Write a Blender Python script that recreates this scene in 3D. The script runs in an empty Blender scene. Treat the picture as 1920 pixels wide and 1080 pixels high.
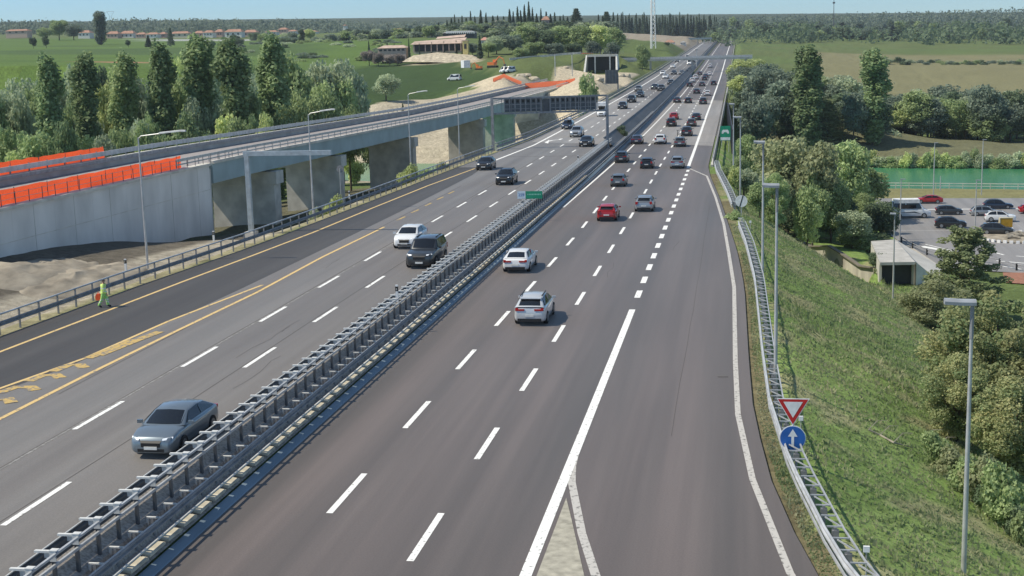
import bpy, bmesh, math, random
import numpy as np
from math import sin, cos, radians, pi, sqrt
from mathutils import Vector, Matrix
random.seed(7); RS = np.random.RandomState(7)
sc = bpy.context.scene
COL = sc.collection

# ------------------------------------------------------------------ camera, sky, sun, exposure
F, PIT, ROLL, YAW, H = 2532.2, .1745, -.0266, -.1686, 17.6      # fitted to the lane markings and the lamp posts
fwd = np.array([sin(YAW)*cos(PIT), cos(YAW)*cos(PIT), -sin(PIT)])
rgt = np.array([cos(YAW), -sin(YAW), 0.]); upv = np.cross(rgt, fwd)
CR = cos(ROLL)*rgt + sin(ROLL)*upv; CU = -sin(ROLL)*rgt + cos(ROLL)*upv
CO = np.array([0, 0, H])
cam = bpy.data.cameras.new('camera'); camo = bpy.data.objects.new('camera', cam); COL.objects.link(camo)
cam.sensor_width = 36; cam.lens = F/1920*36; cam.clip_start = .5; cam.clip_end = 12000
camo.matrix_world = Matrix(((CR[0], CU[0], -fwd[0], 0), (CR[1], CU[1], -fwd[1], 0), (CR[2], CU[2], -fwd[2], H), (0, 0, 0, 1)))
sc.camera = camo
SUN_EL, SUN_AZ = radians(52), radians(13)       # light travels to +x, a little to +y
ldir = Vector((cos(SUN_EL)*cos(SUN_AZ), cos(SUN_EL)*sin(SUN_AZ), -sin(SUN_EL)))
w = bpy.data.worlds.new('World'); sc.world = w; w.use_nodes = True
nt = w.node_tree; bg = nt.nodes['Background']; sky = nt.nodes.new('ShaderNodeTexSky')
sky.sky_type = 'NISHITA'; sky.sun_disc = False; sky.sun_elevation = SUN_EL
sky.sun_rotation = math.atan2(-ldir.x, -ldir.y); sky.altitude = 100; sky.air_density = 1.0; sky.dust_density = 0.; sky.ozone_density = 3.0
tint = nt.nodes.new('ShaderNodeVectorMath'); tint.operation = 'MULTIPLY'; 
tcw = nt.nodes.new('ShaderNodeTexCoord'); sxyz = nt.nodes.new('ShaderNodeSeparateXYZ'); nt.links.new(tcw.outputs['Generated'], sxyz.inputs[0])
mrw = nt.nodes.new('ShaderNodeMapRange'); mrw.inputs[1].default_value = .06; mrw.inputs[2].default_value = .4; nt.links.new(sxyz.outputs[2], mrw.inputs[0])
mxw = nt.nodes.new('ShaderNodeMix'); mxw.data_type = 'RGBA'; mxw.inputs[6].default_value = (.715, 1.01, 1.37, 1); mxw.inputs[7].default_value = (1.5, 1.4, 1.24, 1)
nt.links.new(mrw.outputs[0], mxw.inputs[0]); nt.links.new(mxw.outputs[2], tint.inputs[1])
nt.links.new(sky.outputs[0], tint.inputs[0]); nt.links.new(tint.outputs[0], bg.inputs[0]); bg.inputs[1].default_value = .085
sl = bpy.data.lights.new('sun', 'SUN'); sl.energy = 4.3; sl.angle = radians(.5); sl.color = (1, .925, .77)
so = bpy.data.objects.new('sun', sl); COL.objects.link(so); so.rotation_euler = ldir.to_track_quat('-Z', 'Y').to_euler()
sc.view_settings.view_transform = 'Standard'; sc.view_settings.look = 'None'; sc.view_settings.gamma = 1
sc.view_settings.exposure = .2

# ------------------------------------------------------------------ geometry of the place
ZL = 1.489                                     # the left carriageway lies this much higher
def zr(y):                                     # long profile of the motorway
    if y < 150: return 0.
    if y < 350: return .012*(y-150)**2/400
    if y < 800: t = y-350; return 1.2+.012*t+.008*t*t/900
    t = y-800; return 1.2+5.4+1.8+.02*t-.004*t*t/1600 if t < 800 else 1.2+5.4+1.8+16-1.6
def ray(px, py): return fwd+(px-960)/F*CR+(540-py)/F*CU
def at(px, py, dep): return CO+ray(px, py)*dep
def on(px, py, off=0.):                        # photo pixel -> point of the road surface
    D = ray(px, py); prev = 10.; hi = None
    for t in np.geomspace(10, 5000, 500):
        P = CO+D*t
        if P[2]-zr(P[1])-off < 0: hi = t; break
        prev = t
    lo = prev
    for _ in range(40):
        m = (lo+hi)/2; P = CO+D*m
        if P[2]-zr(P[1])-off > 0: lo = m
        else: hi = m
    return CO+D*lo
def flat(px, py, z): D = ray(px, py); return CO+D*((z-H)/D[2])
def onx(px, py, x): D = ray(px, py); return CO+D*(x/D[0])
lerp = np.interp

# ------------------------------------------------------------------ materials
MATS = {}
def nodes(name):
    m = bpy.data.materials.new(name); m.use_nodes = True; n = m.node_tree
    return m, n, n.nodes['Principled BSDF'], n.nodes.new, n.links.new
def M(name, col, rough=.6, metal=0., var=.18, scale=2., stretch=(1, 1, 1), bump=0., coat=0., emit=0., spec=.5):
    """procedural material: base colour broken up by two noises"""
    if name in MATS: return MATS[name]
    m, n, p, N, L = nodes(name)
    tc = N('ShaderNodeTexCoord'); mp = N('ShaderNodeMapping'); mp.inputs['Scale'].default_value = stretch
    L(tc.outputs['Object'], mp.inputs[0])
    a = N('ShaderNodeTexNoise'); a.inputs['Scale'].default_value = scale; a.inputs['Detail'].default_value = 6
    L(mp.outputs[0], a.inputs['Vector'])
    r = N('ShaderNodeMapRange'); r.inputs[1].default_value = .3; r.inputs[2].default_value = .7
    r.inputs[3].default_value = 1-var; r.inputs[4].default_value = 1+var; L(a.outputs[0], r.inputs[0])
    x = N('ShaderNodeVectorMath'); x.operation = 'SCALE'; x.inputs[0].default_value = col; L(r.outputs[0], x.inputs['Scale'])
    L(x.outputs[0], p.inputs['Base Color'])
    p.inputs['Roughness'].default_value = rough; p.inputs['Metallic'].default_value = metal
    p.inputs['Coat Weight'].default_value = coat; p.inputs['Coat Roughness'].default_value = .04
    p.inputs['Specular IOR Level'].default_value = spec
    if emit: p.inputs['Emission Color'].default_value = (*col, 1); p.inputs['Emission Strength'].default_value = emit
    if bump:
        b = N('ShaderNodeBump'); b.inputs['Strength'].default_value = bump; b.inputs['Distance'].default_value = .05
        L(a.outputs[0], b.inputs['Height']); L(b.outputs[0], p.inputs['Normal'])
    MATS[name] = m; return m
def road_mat(name, col, tint, dust=.28):
    """asphalt: grain, lengthwise wear streaks, patches"""
    m, n, p, N, L = nodes(name)
    tc = N('ShaderNodeTexCoord')
    def noise(scale, st, det=4):
        mp = N('ShaderNodeMapping'); mp.inputs['Scale'].default_value = st; L(tc.outputs['Object'], mp.inputs[0])
        a = N('ShaderNodeTexNoise'); a.inputs['Scale'].default_value = scale; a.inputs['Detail'].default_value = det
        L(mp.outputs[0], a.inputs['Vector']); return a.outputs[0]
    def rng(o, lo, hi, a=.3, b=.7):
        r = N('ShaderNodeMapRange'); r.inputs[1].default_value = a; r.inputs[2].default_value = b
        r.inputs[3].default_value = lo; r.inputs[4].default_value = hi; L(o, r.inputs[0]); return r.outputs[0]
    def mul(a, b):
        k = N('ShaderNodeMath'); k.operation = 'MULTIPLY'; L(a, k.inputs[0]); L(b, k.inputs[1]); return k.outputs[0]
    f = mul(mul(rng(noise(1., (.62, .012, 1)), .84, 1.16), rng(noise(3.2, (.9, .02, 1), 3), .93, 1.07)), mul(rng(noise(14, (1, 1, 1), 2), .86, 1.14), rng(noise(.09, (1, .4, 1), 5), .92, 1.08)))
    mx = N('ShaderNodeMix'); mx.data_type = 'RGBA'; mx.inputs[6].default_value = (*col, 1); mx.inputs[7].default_value = (*tint, 1)
    L(rng(noise(.5, (.7, .02, 1)), 0, 1, .35, .65), mx.inputs[0])
    x = N('ShaderNodeVectorMath'); x.operation = 'SCALE'; L(mx.outputs[2], x.inputs[0]); L(f, x.inputs['Scale']); L(x.outputs[0], p.inputs['Base Color'])
    p.inputs['Roughness'].default_value = .68; p.inputs['Specular IOR Level'].default_value = .4
    p.inputs['Sheen Weight'].default_value = dust; p.inputs['Sheen Roughness'].default_value = .45; p.inputs['Sheen Tint'].default_value = (1, .91, .84, 1)
    MATS[name] = m; return m
def paint_mark(name, col, wear):
    m, n, p, N, L = nodes(name)
    tc = N('ShaderNodeTexCoord'); a = N('ShaderNodeTexNoise'); a.inputs['Scale'].default_value = 5; a.inputs['Detail'].default_value = 8
    L(tc.outputs['Object'], a.inputs['Vector'])
    r = N('ShaderNodeMapRange'); r.inputs[1].default_value = .5-wear; r.inputs[2].default_value = .62-wear; L(a.outputs[0], r.inputs[0])
    mx = N('ShaderNodeMix'); mx.data_type = 'RGBA'; mx.inputs[6].default_value = (.19, .18, .17, 1); mx.inputs[7].default_value = (*col, 1)
    L(r.outputs[0], mx.inputs[0]); L(mx.outputs[2], p.inputs['Base Color']); p.inputs['Roughness'].default_value = .7
    MATS[name] = m; return m
def leaf_mat(name, c0, c1, trans=.42):
    """foliage: each leaf clump takes its own shade between two colours"""
    g_ = lambda c: tuple(v*.7+.3*(.3*c[0]+.6*c[1]+.1*c[2]) for v in c); c0, c1 = g_(c0), g_(c1)
    if name.startswith('leaf'): kk = 2.3 if name[5:] in ('blue', 'dark', 'cypress') else 2.6; c0, c1 = [tuple(v*kk for v in c) for c in (c0, c1)]
    m, n, p, N, L = nodes(name)
    at_ = N('ShaderNodeAttribute'); at_.attribute_name = 'tone'
    oi = N('ShaderNodeObjectInfo')
    mx = N('ShaderNodeMix'); mx.data_type = 'RGBA'; mx.inputs[6].default_value = (*c0, 1); mx.inputs[7].default_value = (*c1, 1)
    L(at_.outputs['Fac'], mx.inputs[0])
    r = N('ShaderNodeMapRange'); r.inputs[3].default_value = .8; r.inputs[4].default_value = 1.2; L(oi.outputs['Random'], r.inputs[0])
    x = N('ShaderNodeVectorMath'); x.operation = 'SCALE'; L(mx.outputs[2], x.inputs[0]); L(r.outputs[0], x.inputs['Scale'])
    L(x.outputs[0], p.inputs['Base Color']); p.inputs['Roughness'].default_value = .65; p.inputs['Specular IOR Level'].default_value = .25
    tr = N('ShaderNodeBsdfTranslucent'); L(x.outputs[0], tr.inputs[0])
    ms = N('ShaderNodeMixShader'); ms.inputs[0].default_value = trans; out = n.nodes['Material Output']
    L(p.outputs[0], ms.inputs[1]); L(tr.outputs[0], ms.inputs[2]); L(ms.outputs[0], out.inputs[0])
    MATS[name] = m; return m
ASPH = road_mat('asphalt', (.073, .063, .058), (.122, .098, .09))
ASPL = road_mat('asphalt_left', (.128, .112, .1), (.148, .137, .126))
ASPD = road_mat('asphalt_new', (.042, .039, .037), (.054, .05, .047), .1)
ASPB = road_mat('asphalt_bridge', (.25, .228, .207), (.235, .222, .208))
ASPP = road_mat('asphalt_parking', (.24, .225, .218), (.21, .2, .195))
MKW = paint_mark('paint_white', (.82, .82, .8), .2); MKO = paint_mark('paint_worn', (.5, .48, .45), .16); MKY = paint_mark('paint_yellow', (.66, .47, .2), .2)
MKYO = paint_mark('paint_yellow_worn', (.52, .36, .12), .12)
GALV = M('galvanised', (.5, .51, .52), .45, .35, .2, 1.5); GALVD = M('galvanised_dull', (.28, .285, .3), .6, .3, .25, 2); GALV_LIT = M('galvanised_lit', (.68, .68, .66), .5, .1, .12, 3)  # palest copy paints the sunlit tops of the median guardrail steel
STEEL = M('steel_dark', (.1, .105, .115), .5, .3); BLUE = M('gutter_steel', (.2, .26, .31), .5, .25, .2, .7, (1, .3, 1))
CONC = M('concrete', (.5, .485, .45), .85, 0, .2, .35, (1, 1, .4), .3); CONCL = M('concrete_light', (.6, .57, .51), .9, 0, .22, .6)
CONCY = M('concrete_slab', (.56, .5, .38), .9, 0, .3, 1.3, bump=.4); GRAV = M('gravel', (.36, .32, .28), .95, 0, .4, 9, bump=.5)
SAND = M('sand', (.3, .262, .205), .95, 0, .4, .9, (1, .5, 1), bump=.8)
def net_mat(name, col):
    m = M(name, col, .7, 0, .32, 5, (1, 1, 2.5)); n = m.node_tree; p = n.nodes['Principled BSDF']; tr = n.nodes.new('ShaderNodeBsdfTranslucent'); tr.inputs[0].default_value = (*col, 1)
    ms = n.nodes.new('ShaderNodeMixShader'); ms.inputs[0].default_value = .5; n.links.new(p.outputs[0], ms.inputs[1]); n.links.new(tr.outputs[0], ms.inputs[2]); n.links.new(ms.outputs[0], n.nodes['Material Output'].inputs[0]); return m
NET = net_mat('orange_net', (.95, .13, .04)); NETF = net_mat('orange_net_faded', (.9, .24, .11))
GLASS = M('car_glass', (.012, .014, .017), .06, 0, .05, 1, spec=.7); TYRE = M('tyre', (.014, .014, .015), .85); RIM = M('rim', (.36, .37, .38), .35, .8)
BLK = M('black_plastic', (.018, .018, .02), .5); HEAD = M('headlight', (.9, .92, .95), .1, 0, .05, 1, emit=.35); TAIL = M('taillight', (.42, .012, .012), .2, coat=.6)
PLATE = M('plate', (.75, .75, .72), .5); CHROME = M('bright_trim', (.7, .71, .72), .25, .8)
BARK = M('bark', (.11, .085, .06), .9, 0, .3, 3); BARKL = M('bark_pale', (.3, .27, .22), .9, 0, .3, 3)
ROOF = M('roof_tile', (.36, .2, .14), .85, 0, .25, .6); WALLW = M('plaster_white', (.7, .68, .64), .85); WALLP = M('plaster_pink', (.52, .38, .32), .85); WALLY = M('plaster_cream', (.6, .54, .4), .85); DARKW = M('dark_opening', (.03, .032, .036), .6)
WHITE = M('white_enamel', (.8, .8, .8), .4); RED = M('red_enamel', (.55, .02, .02), .4); BLU = M('blue_enamel', (.02, .12, .42), .4); GRN = M('green_enamel', (.01, .27, .15), .45); BKN = M('black_enamel', (.02, .02, .02), .5)
VMSB = M('sign_back', (.1, .115, .13), .5, .2); CYAN = M('painted_steel', (.4, .46, .5), .45, .35)
STONE = M('rubble', (.46, .4, .3), .95, 0, .45, .7, bump=.6)

# ------------------------------------------------------------------ object helpers
def setp(o, label=None, cat=None, group=None, kind=None):
    if label: o['label'] = label
    if cat: o['category'] = cat
    if group: o['group'] = group
    if kind: o['kind'] = kind
    return o
def empty(name, loc=(0, 0, 0), rz=0., label=None, cat=None, group=None, s=1.):
    o = bpy.data.objects.new(name, None); COL.objects.link(o); o.location = loc; o.rotation_euler = (0, 0, rz); o.scale = (s, s, s)
    o.empty_display_size = .3; return setp(o, label, cat, group)
def link(name, me, mats=(), parent=None):
    o = bpy.data.objects.new(name, me); COL.objects.link(o)
    if parent is not None: o.parent = parent
    for m in mats: me.materials.append(m)
    return o
def np_mesh(name, V, Fq, smooth=False, attr=None, mi=None):
    """V (n,3), Fq (m,k)"""
    me = bpy.data.meshes.new(name); V = np.asarray(V, 'f4'); Fq = np.asarray(Fq, 'i4'); k = Fq.shape[1]
    me.vertices.add(len(V)); me.vertices.foreach_set('co', V.ravel())
    me.loops.add(Fq.size); me.loops.foreach_set('vertex_index', Fq.ravel())
    me.polygons.add(len(Fq)); me.polygons.foreach_set('loop_start', np.arange(0, Fq.size, k, dtype='i4')); me.polygons.foreach_set('loop_total', np.full(len(Fq), k, 'i4'))
    if mi is not None: me.polygons.foreach_set('material_index', np.asarray(mi, 'i4'))
    me.update(calc_edges=True)
    if smooth: me.polygons.foreach_set('use_smooth', np.ones(len(Fq), bool))
    if attr is not None:
        for nm, a in attr.items():
            if a.ndim == 1: t = me.attributes.new(nm, 'FLOAT', 'POINT'); t.data.foreach_set('value', a.astype('f4'))
            else: t = me.attributes.new(nm, 'FLOAT_COLOR', 'POINT'); t.data.foreach_set('color', np.c_[a, np.ones(len(a))].astype('f4').ravel())
    return me
class G:
    """collects simple shapes into ONE mesh object"""
    def __init__(s): s.v = []; s.f = []; s.m = []; s.mats = []; s.cur = 0
    def mat(s, m):
        if m not in s.mats: s.mats.append(m)
        s.cur = s.mats.index(m); return s
    def face(s, pts):
        i = len(s.v); s.v += [tuple(p) for p in pts]; s.f.append(tuple(range(i, i+len(pts)))); s.m.append(s.cur); return s
    def add(s, V, Fs):
        i = len(s.v); s.v += [tuple(p) for p in V]
        for f in Fs: s.f.append(tuple(i+k for k in f)); s.m.append(s.cur)
        return s
    def box(s, c, d, rz=0., rx=0., ry=0.):
        R = Matrix.Rotation(rz, 3, 'Z') @ Matrix.Rotation(ry, 3, 'Y') @ Matrix.Rotation(rx, 3, 'X')
        V = [Vector(c)+R @ Vector((x*d[0]/2, y*d[1]/2, z*d[2]/2)) for z in (-1, 1) for y in (-1, 1) for x in (-1, 1)]
        return s.add(V, [(0, 2, 3, 1), (4, 5, 7, 6), (0, 1, 5, 4), (2, 6, 7, 3), (0, 4, 6, 2), (1, 3, 7, 5)])
    def tube(s, pts, rad, n=6, cap=True):
        pts = [Vector(p) for p in pts]; rad = rad if hasattr(rad, '__len__') else [rad]*len(pts); V = []; Fs = []
        for i, p in enumerate(pts):
            t = (pts[min(i+1, len(pts)-1)]-pts[max(i-1, 0)]).normalized(); a = t.orthogonal().normalized(); 
            ref = Vector((0, 0, 1)) if abs(t.z) < .9 else Vector((1, 0, 0)); a = ref.cross(t).normalized(); b = t.cross(a)
            V += [p+(a*cos(2*pi*k/n)+b*sin(2*pi*k/n))*rad[i] for k in range(n)]
        for i in range(len(pts)-1):
            for k in range(n): Fs.append((i*n+k, i*n+(k+1) % n, (i+1)*n+(k+1) % n, (i+1)*n+k))
        if cap: Fs += [tuple(range(n))[::-1], tuple(range((len(pts)-1)*n, len(pts)*n))]
        return s.add(V, Fs)
    def sweep(s, prof, path, closed=False, side=1):
        """2D profile (u across to the right of travel, z up) along a path"""
        path = [Vector(p) for p in path]; n = len(prof); V = []; Fs = []
        for i, p in enumerate(path):
            t = path[min(i+1, len(path)-1)]-path[max(i-1, 0)]; t.z = 0; t.normalize(); r_ = Vector((t.y, -t.x, 0))*side
            V += [p+r_*u+Vector((0, 0, z)) for u, z in prof]
        e = n if closed else n-1
        for i in range(len(path)-1):
            for k in range(e): Fs.append((i*n+k, i*n+(k+1) % n, (i+1)*n+(k+1) % n, (i+1)*n+k))
        if closed: Fs += [tuple(range(n))[::-1], tuple(range((len(path)-1)*n, len(path)*n))]
        return s.add(V, Fs)
    def disc(s, c, r0, axis='y', n=16, t=.03, d=None):
        c = Vector(c); a, b, h = {'y': ((1, 0, 0), (0, 0, 1), (0, 1, 0)), 'x': ((0, 1, 0), (0, 0, 1), (1, 0, 0)), 'z': ((1, 0, 0), (0, 1, 0), (0, 0, 1))}[axis]
        a, b, h = Vector(a), Vector(b), Vector(h)*t/2
        V = [c-h+(a*cos(2*pi*k/n)+b*sin(2*pi*k/n))*r0 for k in range(n)]+[c+h+(a*cos(2*pi*k/n)+b*sin(2*pi*k/n))*r0 for k in range(n)]
        return s.add(V, [tuple(range(n)), tuple(range(n, 2*n))]+[(k, (k+1) % n, n+(k+1) % n, n+k) for k in range(n)])
    def mesh(s, name, smooth=None):
        me = bpy.data.meshes.new(name); me.from_pydata(s.v, [], s.f); me.polygons.foreach_set('material_index', s.m)
        if smooth is not None:
            me.polygons.foreach_set('use_smooth', [True]*len(me.polygons))
            bm = bmesh.new(); bm.from_mesh(me); bmesh.ops.remove_doubles(bm, verts=bm.verts, dist=1e-4); bmesh.ops.recalc_face_normals(bm, faces=bm.faces); bm.to_mesh(me); bm.free()
            me.set_sharp_from_angle(angle=radians(smooth))
        me.update(); return me
    def build(s, name, m=None, parent=None, smooth=None):
        me = s.mesh(name, smooth); o = link(name, me, s.mats if s.mats else ([m] if m else []), parent); return o
def ribbon(g, pts, wd, off):
    """painted strip following points (x, y) on the road surface"""
    P = []
    for (a, b) in zip(pts[:-1], pts[1:]):
        n = max(1, int(abs(b[1]-a[1])/8)); P += [(a[0]+(b[0]-a[0])*k/n, a[1]+(b[1]-a[1])*k/n) for k in range(n)]
    P.append(pts[-1])
    V = []
    for i, p in enumerate(P):
        q0 = P[max(i-1, 0)]; q1 = P[min(i+1, len(P)-1)]; tx, ty = q1[0]-q0[0], q1[1]-q0[1]; l = sqrt(tx*tx+ty*ty)
        nx, ny = ty/l*wd/2, -tx/l*wd/2
        for k in (-1, 1):
            x, y = p[0]+nx*k, p[1]+ny*k; V.append((x, y, zr(y)+off))
    g.add(V, [(2*i, 2*i+1, 2*i+3, 2*i+2) for i in range(len(P)-1)])
def sheet(name, xl, xr_, ys, off, m, nx=3):
    V = []
    for y in ys:
        for k in range(nx): V.append((xl(y)+(xr_(y)-xl(y))*k/(nx-1), y, zr(y)+off))
    Fq = [(i*nx+k, i*nx+k+1, (i+1)*nx+k+1, (i+1)*nx+k) for i in range(len(ys)-1) for k in range(nx-1)]
    return setp(link(name, np_mesh(name, V, Fq), [m]), kind='structure')
YS = list(np.arange(12, 460, 6.))+list(np.geomspace(466, 1740, 45))

# ------------------------------------------------------------------ edges of the motorway (x as a function of y)
def xL(y): return lerp(y, [0, 69, 90, 110, 145, 170, 200, 240, 320, 500, 2300], [-44.5, -43.8, -42.9, -41.4, -40.2, -39.6, -38.6, -36.6, -35.8, -35.8, -37])   # left asphalt edge
def xR(y): return lerp(y, [0, 20, 28, 34, 44, 54, 64, 75, 99, 117, 135, 159, 185, 200, 2300], [24, 12.5, 8, 4.8, 2.5, 1.35, .75, .6, .45, -.1, -1., -2.2, -3.8, -4.4, -4.4])   # right asphalt edge
MEDL, MEDR = -22.15, -19.9
river_near = lambda x: 291+(40-x)*.19
river_far = lambda x: 341+(40-x)*.22

# ------------------------------------------------------------------ terrain
CTRL = []
def cp(*a): CTRL.append(a)
for q in [(-48, 45, 1.3), (-50, 70, 1.3), (-50, 90, 1.1), (-50, 110, .8), (-50, 125, 0), (-50, 140, -1.4), (-50, 165, -3.2), (-48, 190, -4), (-47, 230, -5), (-46, 260, -8), (-57, 60, 4.2), (-57, 85, 3.4), (-57, 100, 2.3), (-57, 115, 1.), (-57, 130, -1.2), (-58, 150, -3.2), (-62, 175, -4.2), (-62, 210, -5), (-62, 250, -8),
          (-72, 60, 4.5), (-72, 100, 4), (-74, 130, 1), (-75, 160, -4), (-80, 200, -7), (-85, 250, -9), (-95, 150, -4), (-95, 220, -8), (-120, 160, -4), (-130, 250, -9), (-160, 220, -7), (-160, 320, -9), (-90, 290, -11), (-110, 320, -11), (-70, 290, -11),
          (16.5, 30, -11.6), (18, 60, -11.6), (20, 100, -11.6), (19, 150, -11.6), (24, 200, -11.6), (40, 150, -11.6), (40, 200, -11.6), (60, 200, -11.6), (45, 250, -11.6), (90, 250, -11.8), (90, 150, -11.6), (80, 60, -11.8), (40, 80, -11.6), (30, 282, -12.3), (60, 280, -12.3), (100, 270, -12.3), (0, 285, -12.5), (15, 260, -11.8), (150, 200, -11), (150, 300, -12),
          (40, 352, -11), (70, 350, -11), (5, 362, -11), (110, 345, -11), (-20, 368, -11), (-60, 380, -10), (-90, 392, -6), (-130, 402, -8),
          (5, 480, 2), (6, 700, 6), (20, 480, -3), (-40, 470, 3), (-44, 600, 5), (-48, 800, 9), (300, 300, -10), (300, 100, -10), (-300, 100, 5), (-250, 220, -2)]: cp(*q)
for px, py, d in [(700, 203, 412), (800, 186, 440), (900, 168, 470), (660, 150, 505), (750, 150, 510), (850, 150, 520), (700, 119, 620), (800, 117, 600), (880, 119, 560), (560, 150, 460), (600, 205, 420),
                  (100, 135, 420), (300, 135, 430), (480, 135, 440), (100, 102, 650), (300, 102, 660), (480, 104, 660), (80, 78, 1100), (250, 74, 1150), (450, 74, 1200), (560, 78, 1100), (640, 88, 950), (700, 84, 950), (760, 80, 950), (720, 68, 1000),
                  (30, 58, 2300), (150, 52, 2400), (300, 47, 2500), (450, 47, 2500), (600, 50, 2500), (720, 54, 2300), (-300, 60, 2300), (-300, 90, 900), (-200, 140, 420),
                  (800, 97, 640), (860, 92, 640), (840, 72, 760), (930, 62, 860), (1000, 57, 920), (1060, 61, 920), (1100, 62, 950), (900, 48, 1150), (1000, 45, 1250),
                  (960, 112, 520), (1020, 107, 540), (1085, 102, 575), (1165, 101, 580), (1000, 134, 465), (935, 140, 450), (1060, 132, 500), (1100, 136, 552), (1155, 137, 552), (1128, 141, 515), (1100, 147, 470), (1150, 150, 440), (1172, 136, 520), (1110, 168, 400), (1200, 98, 680),
                  (1220, 82, 1000), (1180, 78, 1150), (1280, 74, 1500), (1250, 66, 1650), (1320, 66, 1700), (1330, 52, 2300), (1240, 50, 2400),
                  (1850, 252, 410), (1700, 262, 400), (1950, 250, 400), (1850, 200, 520), (1650, 205, 520), (1600, 150, 650), (1850, 132, 700), (1950, 130, 700), (1750, 110, 900), (1880, 95, 1000), (2100, 100, 900), (1910, 55, 1800), (1700, 58, 1800), (1500, 60, 1800), (1400, 62, 1700), (1900, 30, 2600), (1600, 34, 2600), (1400, 40, 2600), (2200, 40, 2300),
                  (1420, 190, 360), (1450, 140, 520), (1420, 112, 800)]: cp(*at(px, py, d))
CT = np.array(CTRL); _c = CT[:, :2]
def _phi(A, B): return np.sqrt(((A[:, None, :]-B[None])**2).sum(-1)+9.)
_K = np.block([[_phi(_c, _c)+.6*np.eye(len(_c))*0, np.c_[_c, np.ones(len(_c))]], [np.c_[_c, np.ones(len(_c))].T, np.zeros((3, 3))]])
_W = np.linalg.solve(_K, np.r_[CT[:, 2], 0, 0, 0])
def hash2(x, y): return np.modf(np.abs(np.sin(x*12.9898+y*78.233)*43758.5453))[0]
def vnoise(x, y):
    xi, yi = np.floor(x), np.floor(y); fx, fy = x-xi, y-yi; fx = fx*fx*(3-2*fx); fy = fy*fy*(3-2*fy)
    return (hash2(xi, yi)*(1-fx)+hash2(xi+1, yi)*fx)*(1-fy)+(hash2(xi, yi+1)*(1-fx)+hash2(xi+1, yi+1)*fx)*fy
def fbm(x, y, o=4): return sum(vnoise(x*2**k+k*17.3, y*2**k+k*5.1)/2**k for k in range(o))/(2-2**(1-o))
WING = [(1497, 449, 186), (1522, 463, 182), (1557, 462, 178), (1580, 476, 175), (1615, 500, 169), (1638, 503, 166)]; WH = [1.0, 1.4, 2.3, 2.6, 2.5, 2.3]
WP = np.array([at(*q) for q in WING]); zrv = np.vectorize(zr); PTX = at(1128, 134, 556)[0]
def ground(x, y):
    x = np.atleast_1d(np.asarray(x, float)); y = np.atleast_1d(np.asarray(y, float)); out = np.empty(len(x))
    for i in range(0, len(x), 20000):
        q = np.c_[x[i:i+20000], y[i:i+20000]]; out[i:i+20000] = np.c_[_phi(q, _c), q, np.ones(len(q))] @ _W
    z = np.clip(out, -14, 130)
    rd = zrv(y); xl, xr_ = xL(y), xR(y); slopeR = lerp(y, [0, 120, 150, 168, 200, 240], [2.1, 2.0, 1.6, 1.02, .95, 1.2])
    z = z+(fbm(x*.11, y*.11)-.5)*.9*np.clip((np.abs(x+20)-26)/12, 0, 1)*np.where((x > 18) & (y < 285), .08, 1.)
    # embankment and cutting
    dR = np.clip(x-(xr_+1.9), 0, None); dl = np.clip(xl-1.8-x, 0, None)
    bumpy = (fbm(x*.35+9, y*.35)-.5)*.7*np.clip(dR, 0, 1)
    right = np.where(z < rd, np.maximum(z, rd-.1-dR/slopeR+bumpy), np.minimum(z, rd-.1+dR/1.5))
    left = np.where(z < rd+ZL, np.maximum(z, rd+ZL-.1-dl/1.4), np.minimum(z, rd+ZL-.1+dl/1.6))
    z = np.where(y > 1750, z, np.where(x > -21, right, left))
    corr = (x < xr_+1.9) & (x > xl-1.8) & (y < 1750)
    z = np.where(corr, np.where(x > -20.5, rd-.12, np.where(x < -22.2, rd+ZL-.12, rd+ZL*(-20.5-x)/1.7-.12)), z)
    # ground below the viaduct deck
    vzz = lerp(y, [60, 155, 236, 340, 480, 560], [6.6, 6.2, 5.3, 4.8, 5.4, 6.0]); z = np.where((y > 150) & (y < 512), np.minimum(z, vzz-1.1+np.clip(np.abs(x+63.5)-6.5, 0, None)/1.4), z)
    # cutting in front of the tunnel mouth
    z = np.where((np.abs(x-PTX) < 7.6) & (y > 520) & (y < 572), np.minimum(z, 6.9), z)
    z = np.where((x > 17.5) & (x < 135) & (y > 152) & (y < 277), np.minimum(z, -11.68), z)
    # ground on both sides of the wing wall
    wy, wz, wh = lerp(x, WP[:, 0], WP[:, 1]), lerp(x, WP[:, 0], WP[:, 2]), lerp(x, WP[:, 0], WH); inw = (x > WP[0, 0]-1) & (x < WP[-1, 0]+.6)
    z = np.where(inw & (y < wy+.2) & (y > wy-16), np.minimum(z, wz-wh+np.clip(wy-y, 0, None)*.22), z)
    z = np.where(inw & (y >= wy+.2) & (y < wy+5), np.clip(z, wz-.5, wz-.1), z)
    # river: banks and bed
    rn, rf = river_near(x), river_far(x)
    din = np.minimum(y-rn, rf-y)
    z = np.where(din > -9, np.minimum(z, np.clip(-11.6-(din+9)*.35, -16, None)), z)
    under = (din <= -9) & (din > -60)
    z = np.where(under & (x < 8) & (x > -45), np.minimum(z, -11.6+np.clip(-din-9, 0, None)*.45), z)
    return z
def gz(x, y): return float(ground([x], [y])[0])
def gl(a, b, n): return np.linspace(a, b, n)
gx = np.unique(np.r_[-np.geomspace(135, 2600, 46)[::-1], np.arange(-133, -52, 2.2), np.arange(-51, -19, 1.), np.arange(-19, 1, 2.), np.arange(1, 26, .7), np.arange(26, 110, 2.2), np.geomspace(112, 2600, 40)])
gy = np.unique(np.r_[np.arange(4, 36, 4.), np.arange(36, 200, 1.1), np.arange(200, 460, 1.9), np.geomspace(462, 5200, 95)])
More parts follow.
